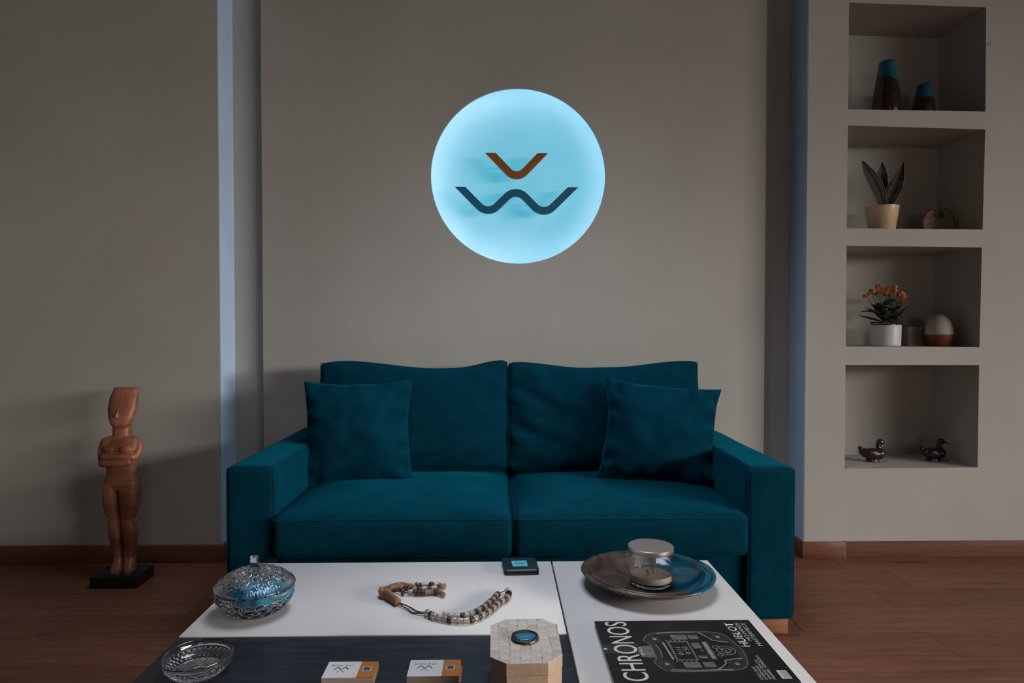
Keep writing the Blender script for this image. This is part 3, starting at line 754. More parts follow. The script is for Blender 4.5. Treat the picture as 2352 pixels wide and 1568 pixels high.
def kalanchoe():
    cx, cy, z0 = 1.9235, 3.37, 1.0085
    o = thing('flowering_plant', (cx, cy, z0), 'orange-flowered leafy plant in a white ribbed pot, third niche', 'plant')
    bm = nb()
    def fn(r, z, t, i): return (r + (0.0009 * math.cos(46 * t) * (1 if int(z / 0.006) % 2 else -1) if 0.004 < z < 0.096 and r > 0.066 else 0), z)
    lathe(bm, [(0, 0), (0.066, 0), (0.069, 0.003)] + [(0.0695 + 0.002 * k / 16, 0.003 + 0.006 * k) for k in range(1, 17)] + [(0.072, 0.102), (0.072, 0.105), (0.069, 0.105), (0.066, 0.09), (0, 0.09)], 184, (cx, cy, z0), fn)
    link('pot', bm, mat('white_ceramic', (0.55, 0.56, 0.57), 0.35, var=0.03, vscale=40), o, smooth=True, ang=0.8)
    bm = nb(); lathe(bm, [(0, 0.085), (0.066, 0.085), (0.064, 0.108), (0, 0.111)], 24, (cx, cy, z0)); link('nursery_pot', bm, mat('black_plastic', (0.012, 0.012, 0.012), 0.5, var=0.1), o, smooth=True, ang=0.7)
    LEAF = mat('dark_leaf', (0.026, 0.030, 0.022), 0.45, var=0.4, vscale=25, bump=0.3, bscale=80)
    STEM = mat('leaf_stem', (0.03, 0.03, 0.02), 0.6, var=0.2)
    R_ = random.Random(11)
    def leaf(root, az, el, L, W, droop):
        d = Vector((math.cos(az) * math.cos(el), math.sin(az) * math.cos(el), math.sin(el))); side = d.cross(Vector((0, 0, 1))).normalized(); up = side.cross(d)
        bm = nb(); rows = []; n = 10
        for i in range(n + 1):
            t = i / n; w = W * max(0.04, (math.sin(PI * min(1, t * 1.02 + 0.02)) ** 0.75) * (1 if t < 0.92 else 0.8)) * (0.5 + 0.9 * t if t < 0.55 else 1.0)
            c = Vector(root) + d * (L * t) + Vector((0, 0, -droop * L * t * t))
            sc = 1 + 0.10 * math.sin(i * 3.1)
            rows.append([bm.verts.new(c + side * (w * s * sc) + up * (0.25 * w * s * s + q)) for q in (0.0009, -0.0009) for s in (-1, -0.5, 0, 0.5, 1)])
        for A, B in zip(rows[:-1], rows[1:]):
            for k in range(4):
                bm.faces.new((A[k], A[k + 1], B[k + 1], B[k])); bm.faces.new((A[5 + k], B[5 + k], B[6 + k], A[6 + k]))
            bm.faces.new((A[0], B[0], B[5], A[5])); bm.faces.new((A[4], A[9], B[9], B[4]))
        bm.faces.new([rows[0][k] for k in (0, 1, 2, 3, 4, 9, 8, 7, 6, 5)]); bm.faces.new([rows[-1][k] for k in (5, 6, 7, 8, 9, 4, 3, 2, 1, 0)])
        bmesh.ops.recalc_face_normals(bm, faces=bm.faces)
        link('leaf', bm, LEAF, o, smooth=True)
    c0 = (cx, cy, z0 + 0.11)
    for az, el, L, W, dr, h in ((PI * 1.0, 0.55, 0.125, 0.026, 0.35, 0.045), (PI * 1.02, 0.15, 0.120, 0.018, -0.1, 0.02), (PI * 1.12, 0.05, 0.085, 0.018, 0.1, 0.014), (-0.15, 0.75, 0.125, 0.016, -0.05, 0.0),
                                (PI * 1.35, 0.5, 0.095, 0.028, 0.5, 0.04), (PI * 1.5, 0.25, 0.085, 0.028, 0.6, 0.035), (PI * 1.62, 0.55, 0.09, 0.026, 0.4, 0.03), (PI * 1.75, 0.2, 0.075, 0.022, 0.3, 0.02),
                                (PI * 1.85, 0.9, 0.11, 0.024, 0.2, 0.03), (0.1, 0.95, 0.13, 0.022, 0.3, 0.03), (0.5, 0.8, 0.10, 0.026, 0.2, 0.02), (PI * 0.75, 0.8, 0.11, 0.026, 0.2, 0.03),
                                (PI * 0.5, 0.9, 0.10, 0.026, 0.2, 0.02), (PI * 1.2, 0.95, 0.11, 0.026, 0.1, 0.03), (PI * 1.45, 1.1, 0.12, 0.028, 0.05, 0.03), (PI * 1.62, 0.6, 0.08, 0.026, 0.3, 0.06), (PI * 1.3, 0.7, 0.10, 0.026, 0.3, 0.06), (PI * 1.9, 0.6, 0.09, 0.024, 0.3, 0.06), (PI * 1.08, 0.8, 0.10, 0.024, 0.3, 0.06), (PI * 1.5, 0.9, 0.10, 0.030, 0.2, 0.07), (0.15, 0.5, 0.09, 0.022, 0.2, 0.07)):
        L, W = L * 1.08, W * 1.25
        leaf((c0[0] + 0.012 * math.cos(az), c0[1] + 0.012 * math.sin(az), c0[2] + h - 0.01), az, el, L, W, dr)
    PET = mat('orange_petal', (0.50, 0.155, 0.028), 0.6, var=0.35, vscale=60)
    heads = [(-0.098, -0.01, 0.152), (-0.072, 0.0, 0.178), (-0.05, -0.02, 0.195), (-0.028, 0.0, 0.198), (-0.010, -0.02, 0.176), (0.012, 0.0, 0.186), (0.035, -0.01, 0.176), (0.045, 0.0, 0.198), (0.062, -0.01, 0.165), (0.082, 0.0, 0.158), (0.098, 0.01, 0.150), (0.084, -0.02, 0.118), (-0.035, 0.02, 0.170), (0.02, 0.02, 0.16)]
    for hx, hy, hz in heads:
        tip = Vector((cx + hx, cy + hy, z0 + 0.105 + hz - 0.012))
        bm = nb(); tube(bm, spline([(cx + hx * 0.15, cy + hy * 0.3, z0 + 0.12), (cx + hx * 0.6, cy + hy * 0.6, z0 + 0.12 + hz * 0.45), tip], 4), 0.0016, 5); link('flower_stem', bm, STEM, o, smooth=True)
        bm = nb()
        for q in range(16):
            a, b_ = R_.uniform(0, 2 * PI), R_.uniform(-0.6, 1.2); c = tip + Vector((math.cos(a) * math.cos(b_), math.sin(a) * math.cos(b_), math.sin(b_) * 0.8)) * R_.uniform(0.006, 0.021)
            nrm = (c - tip).normalized(); s1 = nrm.orthogonal().normalized(); s2 = nrm.cross(s1)
            for k in range(4):
                t = k * PI / 2 + a; dd = s1 * math.cos(t) + s2 * math.sin(t); ee = nrm.cross(dd)
                ps = [c, c + dd * 0.0056 + ee * 0.0034 + nrm * 0.001, c + dd * 0.0088, c + dd * 0.0056 - ee * 0.0034 + nrm * 0.001]
                v1 = [bm.verts.new(p) for p in ps]; v2 = [bm.verts.new(p - nrm * 0.0008) for p in ps]
                bm.faces.new(v1); bm.faces.new(v2[::-1])
                for j in range(4): bm.faces.new((v1[j], v2[j], v2[(j + 1) % 4], v1[(j + 1) % 4]))
        link('flower_cluster', bm, PET, o)
kalanchoe()

# small printed box and egg-shaped diffuser
nbx = thing('gift_box', (2.096, 3.44, 1.008), 'small cube box covered in rows of writing behind the egg diffuser', 'box')
BX = mat('kraft_print', (0.20, 0.165, 0.135), 0.8, var=0.08, vscale=30)
bxo('carton', (2.060, 2.160, 3.40, 3.49, 1.0085, 1.104), BX, nbx, bev=0.001)
INK = mat('faded_ink', (0.065, 0.05, 0.045), 0.8, var=0.1)
rr_ = random.Random(3)
for k in range(9):
    z = 1.093 - 0.0088 * k; bm = nb(); x = 2.064
    if k == 6: continue
    while x < 2.150:
        w = rr_.uniform(0.004, 0.012); box(bm, x, min(x + w, 2.156), 3.3994, 3.4001, z - 0.0022, z + 0.0012 + rr_.uniform(0, 0.001)); x += w + rr_.uniform(0.002, 0.005)
    link('script_line', bm, INK, nbx)
eg = thing('diffuser', (2.189, 3.36, 1.0075), 'egg-shaped diffuser with white dome on a reddish wooden bowl', 'diffuser')
bm = nb(); lathe(bm, [(0, 0), (0.044, 0), (0.047, 0.002), (0.056, 0.022), (0.062, 0.040), (0.0638, 0.054), (0.0638, 0.058), (0, 0.058)], 40, (2.189, 3.36, 1.0075))
eb = link('wooden_bowl', bm, wood('red_wood', (0.15, 0.035, 0.014), (0.27, 0.075, 0.028), grain=(14, 60, 14), rough=0.3, knots=False), eg, smooth=True, ang=0.7)
bm = nb(); lathe(bm, [(0, 0.058), (0.0625, 0.058)] + [(0.0635 * math.cos(t) ** 0.9, 0.060 + 0.098 * math.sin(t)) for t in [PI / 2 * k / 14 for k in range(14)]] + [(0, 0.158)], 40, (2.189, 3.36, 1.0075))
link('dome', bm, mat('matte_white', (0.42, 0.40, 0.37), 0.6, var=0.02), eg, smooth=True, ang=0.9)
for dx in (0.022, 0.040):
    bm = nb(); ellipsoid(bm, (2.189 + dx, 3.36 - math.sqrt(0.0622 ** 2 - dx ** 2), 1.0075 + 0.043), (0.003, 0.0012, 0.002), seg=10); link('button', bm, mat('steel', (0.5, 0.5, 0.5), 0.3), eb, smooth=True)

# two dark ducks
DUCK = mat('duck_lacquer', (0.020, 0.016, 0.016), 0.25, var=0.5, vscale=14, spec=0.5); DRED = mat('duck_wing', (0.05, 0.008, 0.008), 0.35, var=0.4, vscale=30)
def duck(cx, cy, z0, label, sc=1.0, wing=True):
    o = thing('duck_figurine', (cx, cy, z0), label, 'figurine', 'dark duck figurines in the bottom niche')
    bm = nb()
    def e(x, y, z, a, b, c, ry=0): ellipsoid(bm, (cx + x * sc, cy + y * sc, z0 + z * sc), (a * sc, b * sc, c * sc), Matrix.Rotation(ry, 3, 'Y'))
    e(-0.002, 0, 0.040, 0.056, 0.034, 0.028, 0.05); e(0.032, 0, 0.040, 0.032, 0.030, 0.029); e(-0.040, 0, 0.048, 0.030, 0.024, 0.020, 0.35); e(-0.058, 0, 0.063, 0.018, 0.014, 0.010, 0.95)
    tube(bm, spline([(cx + x * sc, cy, z0 + z * sc) for x, z in ((0.040, 0.050), (0.032, 0.070), (0.029, 0.088), (0.036, 0.102))], 5), [0.020 * sc, 0.018 * sc, 0.016 * sc, 0.015 * sc, 0.0135 * sc, 0.012 * sc, 0.0115 * sc, 0.011 * sc, 0.011 * sc, 0.011 * sc, 0.0112 * sc, 0.0115 * sc, 0.012 * sc, 0.012 * sc, 0.012 * sc, 0.012 * sc], 12)
    e(0.040, 0, 0.099, 0.019, 0.0145, 0.0155, 0.15)
    e(0.064, 0, 0.0925, 0.018, 0.0085, 0.0036, 0.18); e(0.056, 0, 0.095, 0.010, 0.009, 0.006, 0.2)
    b_ = link('body', bm, DUCK, o); remesh(b_, 0.0016, 4)
    bm = nb(); lathe(bm, [(0, 0), (0.026, 0), (0.028, 0.002), (0.026, 0.015), (0, 0.016)], 28); bmesh.ops.scale(bm, vec=(1.25, 0.85, 1), verts=bm.verts)
    bmesh.ops.translate(bm, vec=(cx + 0.002, cy, z0), verts=bm.verts); link('stand', bm, DUCK, o, smooth=True, ang=0.7)
    for s in (-1, 1):
        bm = nb(); ellipsoid(bm, (cx - 0.012 * sc, cy + s * 0.024 * sc, z0 + 0.048 * sc), (0.030 * sc, 0.0105 * sc, 0.014 * sc)); link('wing', bm, DRED if wing else DUCK, o, smooth=True)
duck(1.868, 3.375, 0.4285, 'dark lacquered duck figurine with reddish wing, left in the bottom niche')
duck(2.176, 3.375, 0.4300, 'all-dark lacquered duck figurine, right in the bottom niche', wing=False)
bm = nb(); tube(bm, [(2.312, YF + 0.002, 2.436), (2.312, YF - 0.010, 2.438), (2.318, YF - 0.012, 2.444)], 0.0016, 6)
setp(link('wall_hook', bm, mat('rust', (0.09, 0.06, 0.04), 0.6, var=0.2)), 'tiny bent nail in the wall right of the top niche', 'nail')

# ------------------------------------------------------------------ things on the table
# covered cut-glass bowl
def candy_bowl():
    cx, cy, z0 = -0.6030, 1.682, TZ
    o = thing('covered_bowl', (cx, cy, z0), 'round cut-glass bowl with lid and tall knob on the white tabletop', 'bowl')
    bm = nb(); n = 256
    pr = [(0, 0.0), (0.050, 0.0)]
    zs = [k / 26 for k in range(27)]
    for t in zs: pr.append((0.052 + 0.041 * (1 - (1 - t) ** 2.2), 0.001 + 0.060 * t))
    outer = len(pr)
    pr += [(0.0945, 0.0640), (0.0915, 0.0655), (0.0885, 0.0640)]
    for t in zs[::-3]: pr.append((0.046 + 0.040 * (1 - (1 - t) ** 2.2), 0.008 + 0.054 * t))
    pr.append((0, 0.008))
    def fn(r, z, t, i):
        if 2 <= i < outer:
            q = (z - 0.001) / 0.060
            if q > 0.80: r += 0.0012 * math.cos(72 * t) * min(1, (q - 0.80) / 0.05)
            elif q > 0.05:
                for zc, ph in ((0.28, 0.0), (0.58, 0.5)):
                    a = ((t * 18 / (2 * PI) + ph) % 1.0) - 0.5
                    d = math.hypot(a * 2.0, (q - zc) / 0.15)
                    r += 0.0040 * max(0, 1 - abs(d - 0.85) / 0.28) - 0.0022 * max(0, 1 - d / 0.7)
        return r, z
    lathe(bm, pr, n, (cx, cy, z0), fn); link('bowl', bm, GLASS, o, smooth=True)
    zl = 0.0660; bm = nb()
    pr = [(0, zl + 0.026), (0.030, zl + 0.0255), (0.060, zl + 0.019), (0.082, zl + 0.008), (0.090, zl + 0.001), (0.092, zl), (0.0955, zl + 0.0005)]
    i0 = len(pr)
    for k in range(25):
        t = k / 24; pr.append((0.096 - 0.082 * t, zl + 0.003 + 0.036 * math.sin(t * PI / 2) ** 0.8 if t > 0 else zl + 0.003))
    i1 = len(pr)
    pr.append((0, zl + 0.0392))
    def fl_(r, z, t, i):
        if i0 <= i < i1:
            q = (0.096 - r) / 0.082
            if 0.03 < q < 0.16: z += 0.0012 * math.cos(72 * t)
            elif q < 0.62:
                for qc, m_, ph in ((0.27, 20, 0.0), (0.46, 20, 0.5)):
                    a = ((t * m_ / (2 * PI) + ph) % 1.0) - 0.5; d = math.hypot(a * 2.1, (q - qc) / 0.095)
                    z += 0.0038 * max(0, 1 - abs(d - 0.85) / 0.3) - 0.0020 * max(0, 1 - d / 0.7)
            elif q < 0.95: z += 0.0032 * abs(math.cos(9 * t)) * math.sin((q - 0.62) / 0.33 * PI)
        return r, z
    lathe(bm, pr, n, (cx, cy, z0), fl_); ld = link('lid', bm, GLASS, o, smooth=True)
    bm = nb(); zk = zl + 0.0385
    lathe(bm, [(0, zk), (0.016, zk), (0.0165, zk + 0.002), (0.0115, zk + 0.005), (0.0125, zk + 0.014), (0.0108, zk + 0.031), (0.0088, zk + 0.033), (0, zk + 0.0335)], 8, (cx, cy, z0)); link('knob', bm, GLASS, ld)
    # lumpy blue mass added inside the glass bowl
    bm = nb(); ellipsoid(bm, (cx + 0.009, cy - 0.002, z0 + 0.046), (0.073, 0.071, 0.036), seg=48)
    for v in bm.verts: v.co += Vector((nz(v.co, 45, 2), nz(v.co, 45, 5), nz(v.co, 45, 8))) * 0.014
    link('blue_lump', bm, mat('lump_blue', (0.003, 0.20, 0.35), 0.4, var=0.35, vscale=40), o, smooth=True)
candy_bowl()

def ashtray():
    cx, cy, z0 = -0.6150, 1.392, TZ - 0.0015
    o = thing('glass_dish', (cx, cy, z0), 'open round diamond-cut glass dish on the dark table panel', 'dish')
    bm = nb(); n = 204; pr = [(0, 0.0006), (0.014, 0.0006), (0.0155, 0.0)] + [(0.0155 + 0.0315 * k / 22, 0.0004) for k in range(1, 23)]; ib = len(pr); zs = [k / 26 for k in range(27)]
    for t in zs: pr.append((0.047 + 0.0165 * math.sin(t * PI / 2), 0.0006 + 0.0235 * t))
    i1 = len(pr)
    pr += [(0.0660, 0.0255), (0.0675, 0.030), (0.0675, 0.0355), (0.0665, 0.0372), (0.0645, 0.0362), (0.0630, 0.030), (0.060, 0.020), (0.052, 0.0125), (0.038, 0.009), (0.018, 0.0075), (0.0165, 0.0068), (0.0, 0.0062)]
    def fn(r, z, t, i):
        if 3 <= i < ib:
            w_ = (r - 0.0155) / 0.0315; a, b = 17 * t + w_ * 9, 17 * t - w_ * 9
            z += 0.0042 * (0.25 + 0.75 * w_) * (2 - abs(math.sin(a)) - abs(math.sin(b))) / 2 * min(1, w_ * 8)
        if ib <= i < i1:
            q = (z - 0.0006) / 0.0235; a, b = 17 * t + q * 2 * PI * 1.0, 17 * t - q * 2 * PI * 1.0
            r += 0.0042 * (abs(math.sin(a)) + abs(math.sin(b)) - 1.0) * min(1, q * 6, (1 - q) * 6)
        if i == 1 and False: pass
        return r, z
    lathe(bm, pr, n, (cx, cy, z0), fn)
    link('dish_body', bm, GLASS, o, smooth=True, ang=0.9)
ashtray()

# stoneware dish and candle jar
def dish():
    cx, cy, z0 = 0.401, 1.828, TZ
    o = thing('ceramic_dish', (cx, cy, z0), 'wide shallow brown and turquoise glazed dish holding a candle jar', 'dish')
    pr = [(0, 0), (0.088, 0), (0.092, 0.003), (0.095, 0.007), (0.125, 0.014), (0.160, 0.027), (0.176, 0.036), (0.1795, 0.0395), (0.1775, 0.0425), (0.170, 0.0415), (0.1605, 0.0350), (0.1575, 0.0405), (0.1545, 0.0428), (0.1510, 0.0415), (0.1465, 0.0355), (0.135, 0.027), (0.110, 0.016), (0.085, 0.0105), (0.06, 0.009), (0, 0.0085)]
    bm = nb(); lathe(bm, pr, 96, (cx, cy, z0), lambda r, z, t, i: (r * (1 + 0.006 * math.sin(3 * t) + 0.004 * math.sin(7 * t + 1)), z + (0.0012 * math.sin(2 * t + 1) * r / 0.17 if z > 0.01 else 0)))
    m = two_tone('dish_glaze', 0.028, -0.35, ca=(0.055, 0.037, 0.028), cb=(0.002, 0.060, 0.100), ra=0.36, rb=0.12, nscale=14, namp=0.085, var=0.55, axis='X', slope_axis='Y')
    link('dish_body', bm, m, o, smooth=True)
dish()
def candle():
    cx, cy, z0 = 0.4085, 1.826, TZ + 0.0098
    o = thing('candle_jar', (cx, cy, z0), 'glass jar candle with brushed metal lid standing in the glazed dish', 'candle')
    R, h = 0.0575, 0.0895
    bm = nb(); lathe(bm, [(0, 0), (R - 0.006, 0), (R - 0.002, 0.002), (R, 0.007), (R, h), (R - 0.003, h), (R - 0.0035, 0.012), (R - 0.008, 0.0085), (0, 0.008)], 64, (cx, cy, z0)); link('glass_jar', bm, GLASSJ, o, smooth=True, ang=0.8)
    bm = nb(); lathe(bm, [(0, 0.0083), (R - 0.0088, 0.0088), (R - 0.0040, 0.0125), (R - 0.0040, 0.029), (R - 0.012, 0.0275), (0, 0.0265)], 56, (cx, cy, z0))
    w = link('wax', bm, mat('cream_wax', (0.62, 0.50, 0.40), 0.5, var=0.05, vscale=20, spec=0.4), o, smooth=True, ang=0.7)
    for dx, dy in ((-0.010, -0.010), (0.008, 0.006)):
        bm = nb(); tube(bm, spline([(cx + dx, cy + dy, z0 + 0.026), (cx + dx + 0.001, cy + dy, z0 + 0.033), (cx + dx - 0.003, cy + dy, z0 + 0.038), (cx + dx + 0.001, cy + dy, z0 + 0.042)], 4), 0.0012, 6); link('wick', bm, mat('burnt_wick', (0.02, 0.014, 0.01), 0.9, var=0.2), w)
    # paper label on the far side of the jar
    bm = nb(); A = []
    for z in (0.032, 0.085):
        A.append([bm.verts.new((cx + (R + q) * math.cos(t), cy + (R + q) * math.sin(t), z0 + z)) for q in (0.0003, 0.0008) for t in [math.radians(62 + 66 * k / 12) for k in range(13)]])
    for k in range(12):
        bm.faces.new((A[0][k], A[0][k + 1], A[1][k + 1], A[1][k])); bm.faces.new((A[0][13 + k], A[1][13 + k], A[1][14 + k], A[0][14 + k]))
        for L_ in A: bm.faces.new((L_[k], L_[13 + k], L_[14 + k], L_[k + 1]))
    for k in (0, 12): bm.faces.new((A[0][k], A[1][k], A[1][13 + k], A[0][13 + k]))
    bmesh.ops.recalc_face_normals(bm, faces=bm.faces)
    link('paper_label', bm, mat('paper_white', (0.62, 0.60, 0.57), 0.7, var=0.03), o, smooth=True, ang=0.7)
    bm = nb(); lathe(bm, [(0, h + 0.001), (R - 0.004, h + 0.001), (R + 0.001, h - 0.001), (R + 0.0028, h - 0.001), (R + 0.0035, h + 0.0005), (R + 0.0035, h + 0.011), (R + 0.002, h + 0.0125), (0, h + 0.0128)], 64, (cx, cy, z0))
    link('metal_lid', bm, mat('brushed_steel', (0.62, 0.57, 0.52), 0.34, metal=0.9, var=0.04, vscale=50), o, smooth=True, ang=0.6)
candle()

# black power bank with a cyan sticker
def powerbank():
    z0, z1 = TZ, TZ + 0.0155
    A = [(0.006, 2.018), (0.1065, 2.024), (0.113, 1.917), (0.0133, 1.9125)]
    cx_ = sum(p[0] for p in A) / 4; cy_ = sum(p[1] for p in A) / 4
    o = thing('power_bank', (cx_, cy_, z0), 'small black rounded power bank with a cyan square sticker on the table', 'power bank')
    pts = []
    for i in range(4):
        p, a, b = Vector(A[i]), Vector(A[i - 1]), Vector(A[(i + 1) % 4]); u, v = (a - p).normalized(), (b - p).normalized(); r = 0.012
        for k in range(7):
            t = k / 6; pts.append(tuple(((1 - t) ** 2) * (p + u * r) + 2 * t * (1 - t) * p + t * t * (p + v * r)))
    c = Vector((cx_, cy_))
    def ins(d): return [tuple(c + (Vector(p) - c) * (1 - d / 0.05)) for p in pts]
    def slab(za, zb, nm, m):
        bm = nb(); lv = [(ins(0.002), za), (pts, za + 0.0015), (pts, zb - 0.0015), (ins(0.002), zb)]
        rg = [[bm.verts.new((x, y, z)) for x, y in P] for P, z in lv]
        for a, b in zip(rg[:-1], rg[1:]):
            for k in range(28): bm.faces.new((a[k], a[(k + 1) % 28], b[(k + 1) % 28], b[k]))
        bm.faces.new(rg[0]); bm.faces.new(rg[-1]); bmesh.ops.recalc_face_normals(bm, faces=bm.faces); return link(nm, bm, m, o, smooth=True, ang=0.5)
    PB = mat('navy_black_soft', (0.004, 0.012, 0.024), 0.38, var=0.1, vscale=50)
    slab(z0, z0 + 0.0076, 'lower_shell', PB); slab(z0 + 0.0079, z1, 'upper_shell', PB)
    S = [(0.0343, 1.990), (0.0790, 1.9925), (0.0815, 1.9455), (0.0384, 1.9435)]
    bm = nb(); prism(bm, S, 'Z', z1 - 0.0002, z1 + 0.0003); st_ = link('sticker', bm, mat('cyan_sticker', (0.10, 0.47, 0.62), 0.5, var=0.12, vscale=160), o)
    bm = nb(); cl = fillet([(0.046, 1.975), (0.0535, 1.966), (0.0575, 1.969), (0.065, 1.962), (0.074, 1.970)], 0.003, 5)
    tube(bm, [(p.x, p.y, z1 + 0.0004) for p in cl], 0.0012, 6); link('wave_mark', bm, mat('mark_dark', (0.01, 0.06, 0.09), 0.6, var=0.1), st_)
powerbank()

# octagonal stone-veneer box
def octbox():
    z1, zs, z0 = 0.490, 0.4665, TZ - 0.0015
    O = [(0.0127, 1.416), (0.0873, 1.418), (0.1185, 1.388), (0.1175, 1.2605), (0.0887, 1.2295), (0.0126, 1.2275), (-0.0172, 1.2535), (-0.0181, 1.387)]
    o = thing('trinket_box', (0.05, 1.323, z0), 'octagonal bone-tile trinket box with a round blue stone on its lid', 'box')
    BONE = mat('bone_tile', (0.58, 0.505, 0.45), 0.5, var=0.10, vscale=26, bump=0.2, bscale=150); BONE2 = mat('bone_tile_tan', (0.53, 0.44, 0.36), 0.5, var=0.12, vscale=40, bump=0.2, bscale=150); BONE3 = mat('bone_tile_pale', (0.60, 0.545, 0.51), 0.5, var=0.06, vscale=30, bump=0.2, bscale=150)
    SIDE = mat('bone_side', (0.46, 0.33, 0.23), 0.5, var=0.10, vscale=30, bump=0.15, bscale=120)
    c = Vector((0.0502, 1.3225))
    def sc(k): return [tuple(c + (Vector(p) - c) * k) for p in O]
    bm = nb(); prism(bm, sc(0.985), 'Z', z0, zs - 0.0006); link('box_body', bm, SIDE, o)
    bm = nb(); prism(bm, sc(0.965), 'Z', zs - 0.0006, zs + 0.0006); link('lid_gap', bm, mat('gap_dark', (0.02, 0.014, 0.01), 0.8, var=0.1), o)
    bm = nb(); prism(bm, O, 'Z', zs + 0.0006, z1 - 0.0012); ld = link('lid', bm, SIDE, o)
    # veneer tiles on the lid, each clipped to the octagon
    def clip(poly):
        out = poly
        for i in range(8):
            a, b = Vector(O[i]), Vector(O[(i + 1) % 8]); nrm = Vector(((b - a).y, -(b - a).x))
            res = []
            for j in range(len(out)):
                p, q = Vector(out[j]), Vector(out[(j + 1) % len(out)]); dp, dq = (p - a).dot(nrm), (q - a).dot(nrm)
                if dp >= 0: res.append(tuple(p))
                if dp * dq < 0: res.append(tuple(p + (q - p) * (dp / (dp - dq))))
            out = res
            if len(out) < 3: return None
        return out
    R_ = random.Random(5); tw, th = 0.0198, 0.0272
    for i in range(8):
        for j in range(8):
            x0 = -0.021 + i * tw + 0.002 * math.sin(j); y0 = 1.2255 + j * th - (0.009 if i % 2 else 0)
            p = clip([(x0 + 0.0002, y0 + 0.0002), (x0 + 0.0002, y0 + th - 0.0002), (x0 + tw - 0.0002, y0 + th - 0.0002), (x0 + tw - 0.0002, y0 + 0.0002)])
            if not p: continue
            ar = abs(sum(p[k][0] * p[(k + 1) % len(p)][1] - p[(k + 1) % len(p)][0] * p[k][1] for k in range(len(p)))) / 2
            if ar < 4e-6: continue
            bm = nb(); prism(bm, p, 'Z', z1 - 0.0012, z1 + R_.uniform(-0.0001, 0.0003)); link('tile', bm, R_.choice([BONE, BONE, BONE3, BONE3, BONE2]), ld)
    bx_, by_ = 0.050, 1.3270
    bm = nb(); lathe(bm, [(0, 0), (0.0265, 0), (0.0275, 0.002), (0.0265, 0.0052), (0.0235, 0.0060), (0.0218, 0.0040), (0, 0.0038)], 48, (bx_, by_, z1), lambda r, z, t, i: (r * (1 + 0.06 * abs(math.sin(t)) if True else r), z))
    ri = link('medallion', bm, mat('dark_bronze', (0.040, 0.022, 0.014), 0.35, var=0.3, vscale=60), ld, smooth=True, ang=0.6)
    bm = nb(); lathe(bm, [(0, 0), (0.0195, 0), (0.0208, 0.0012), (0.0185, 0.0026), (0.010, 0.0031), (0, 0.0030)], 40, (bx_ - 0.0005, by_ - 0.001, z1 + 0.0036), lambda r, z, t, i: (r * (1 + 0.05 * math.sin(2 * t + 0.6) + 0.04 * math.sin(5 * t)), z + 0.0003 * math.sin(3 * t)))
    link('blue_stone', bm, mat('blue_glass_stone', (0.002, 0.125, 0.225), 0.12, var=0.35, vscale=70, coat=0.6), ri, smooth=True)
octbox()

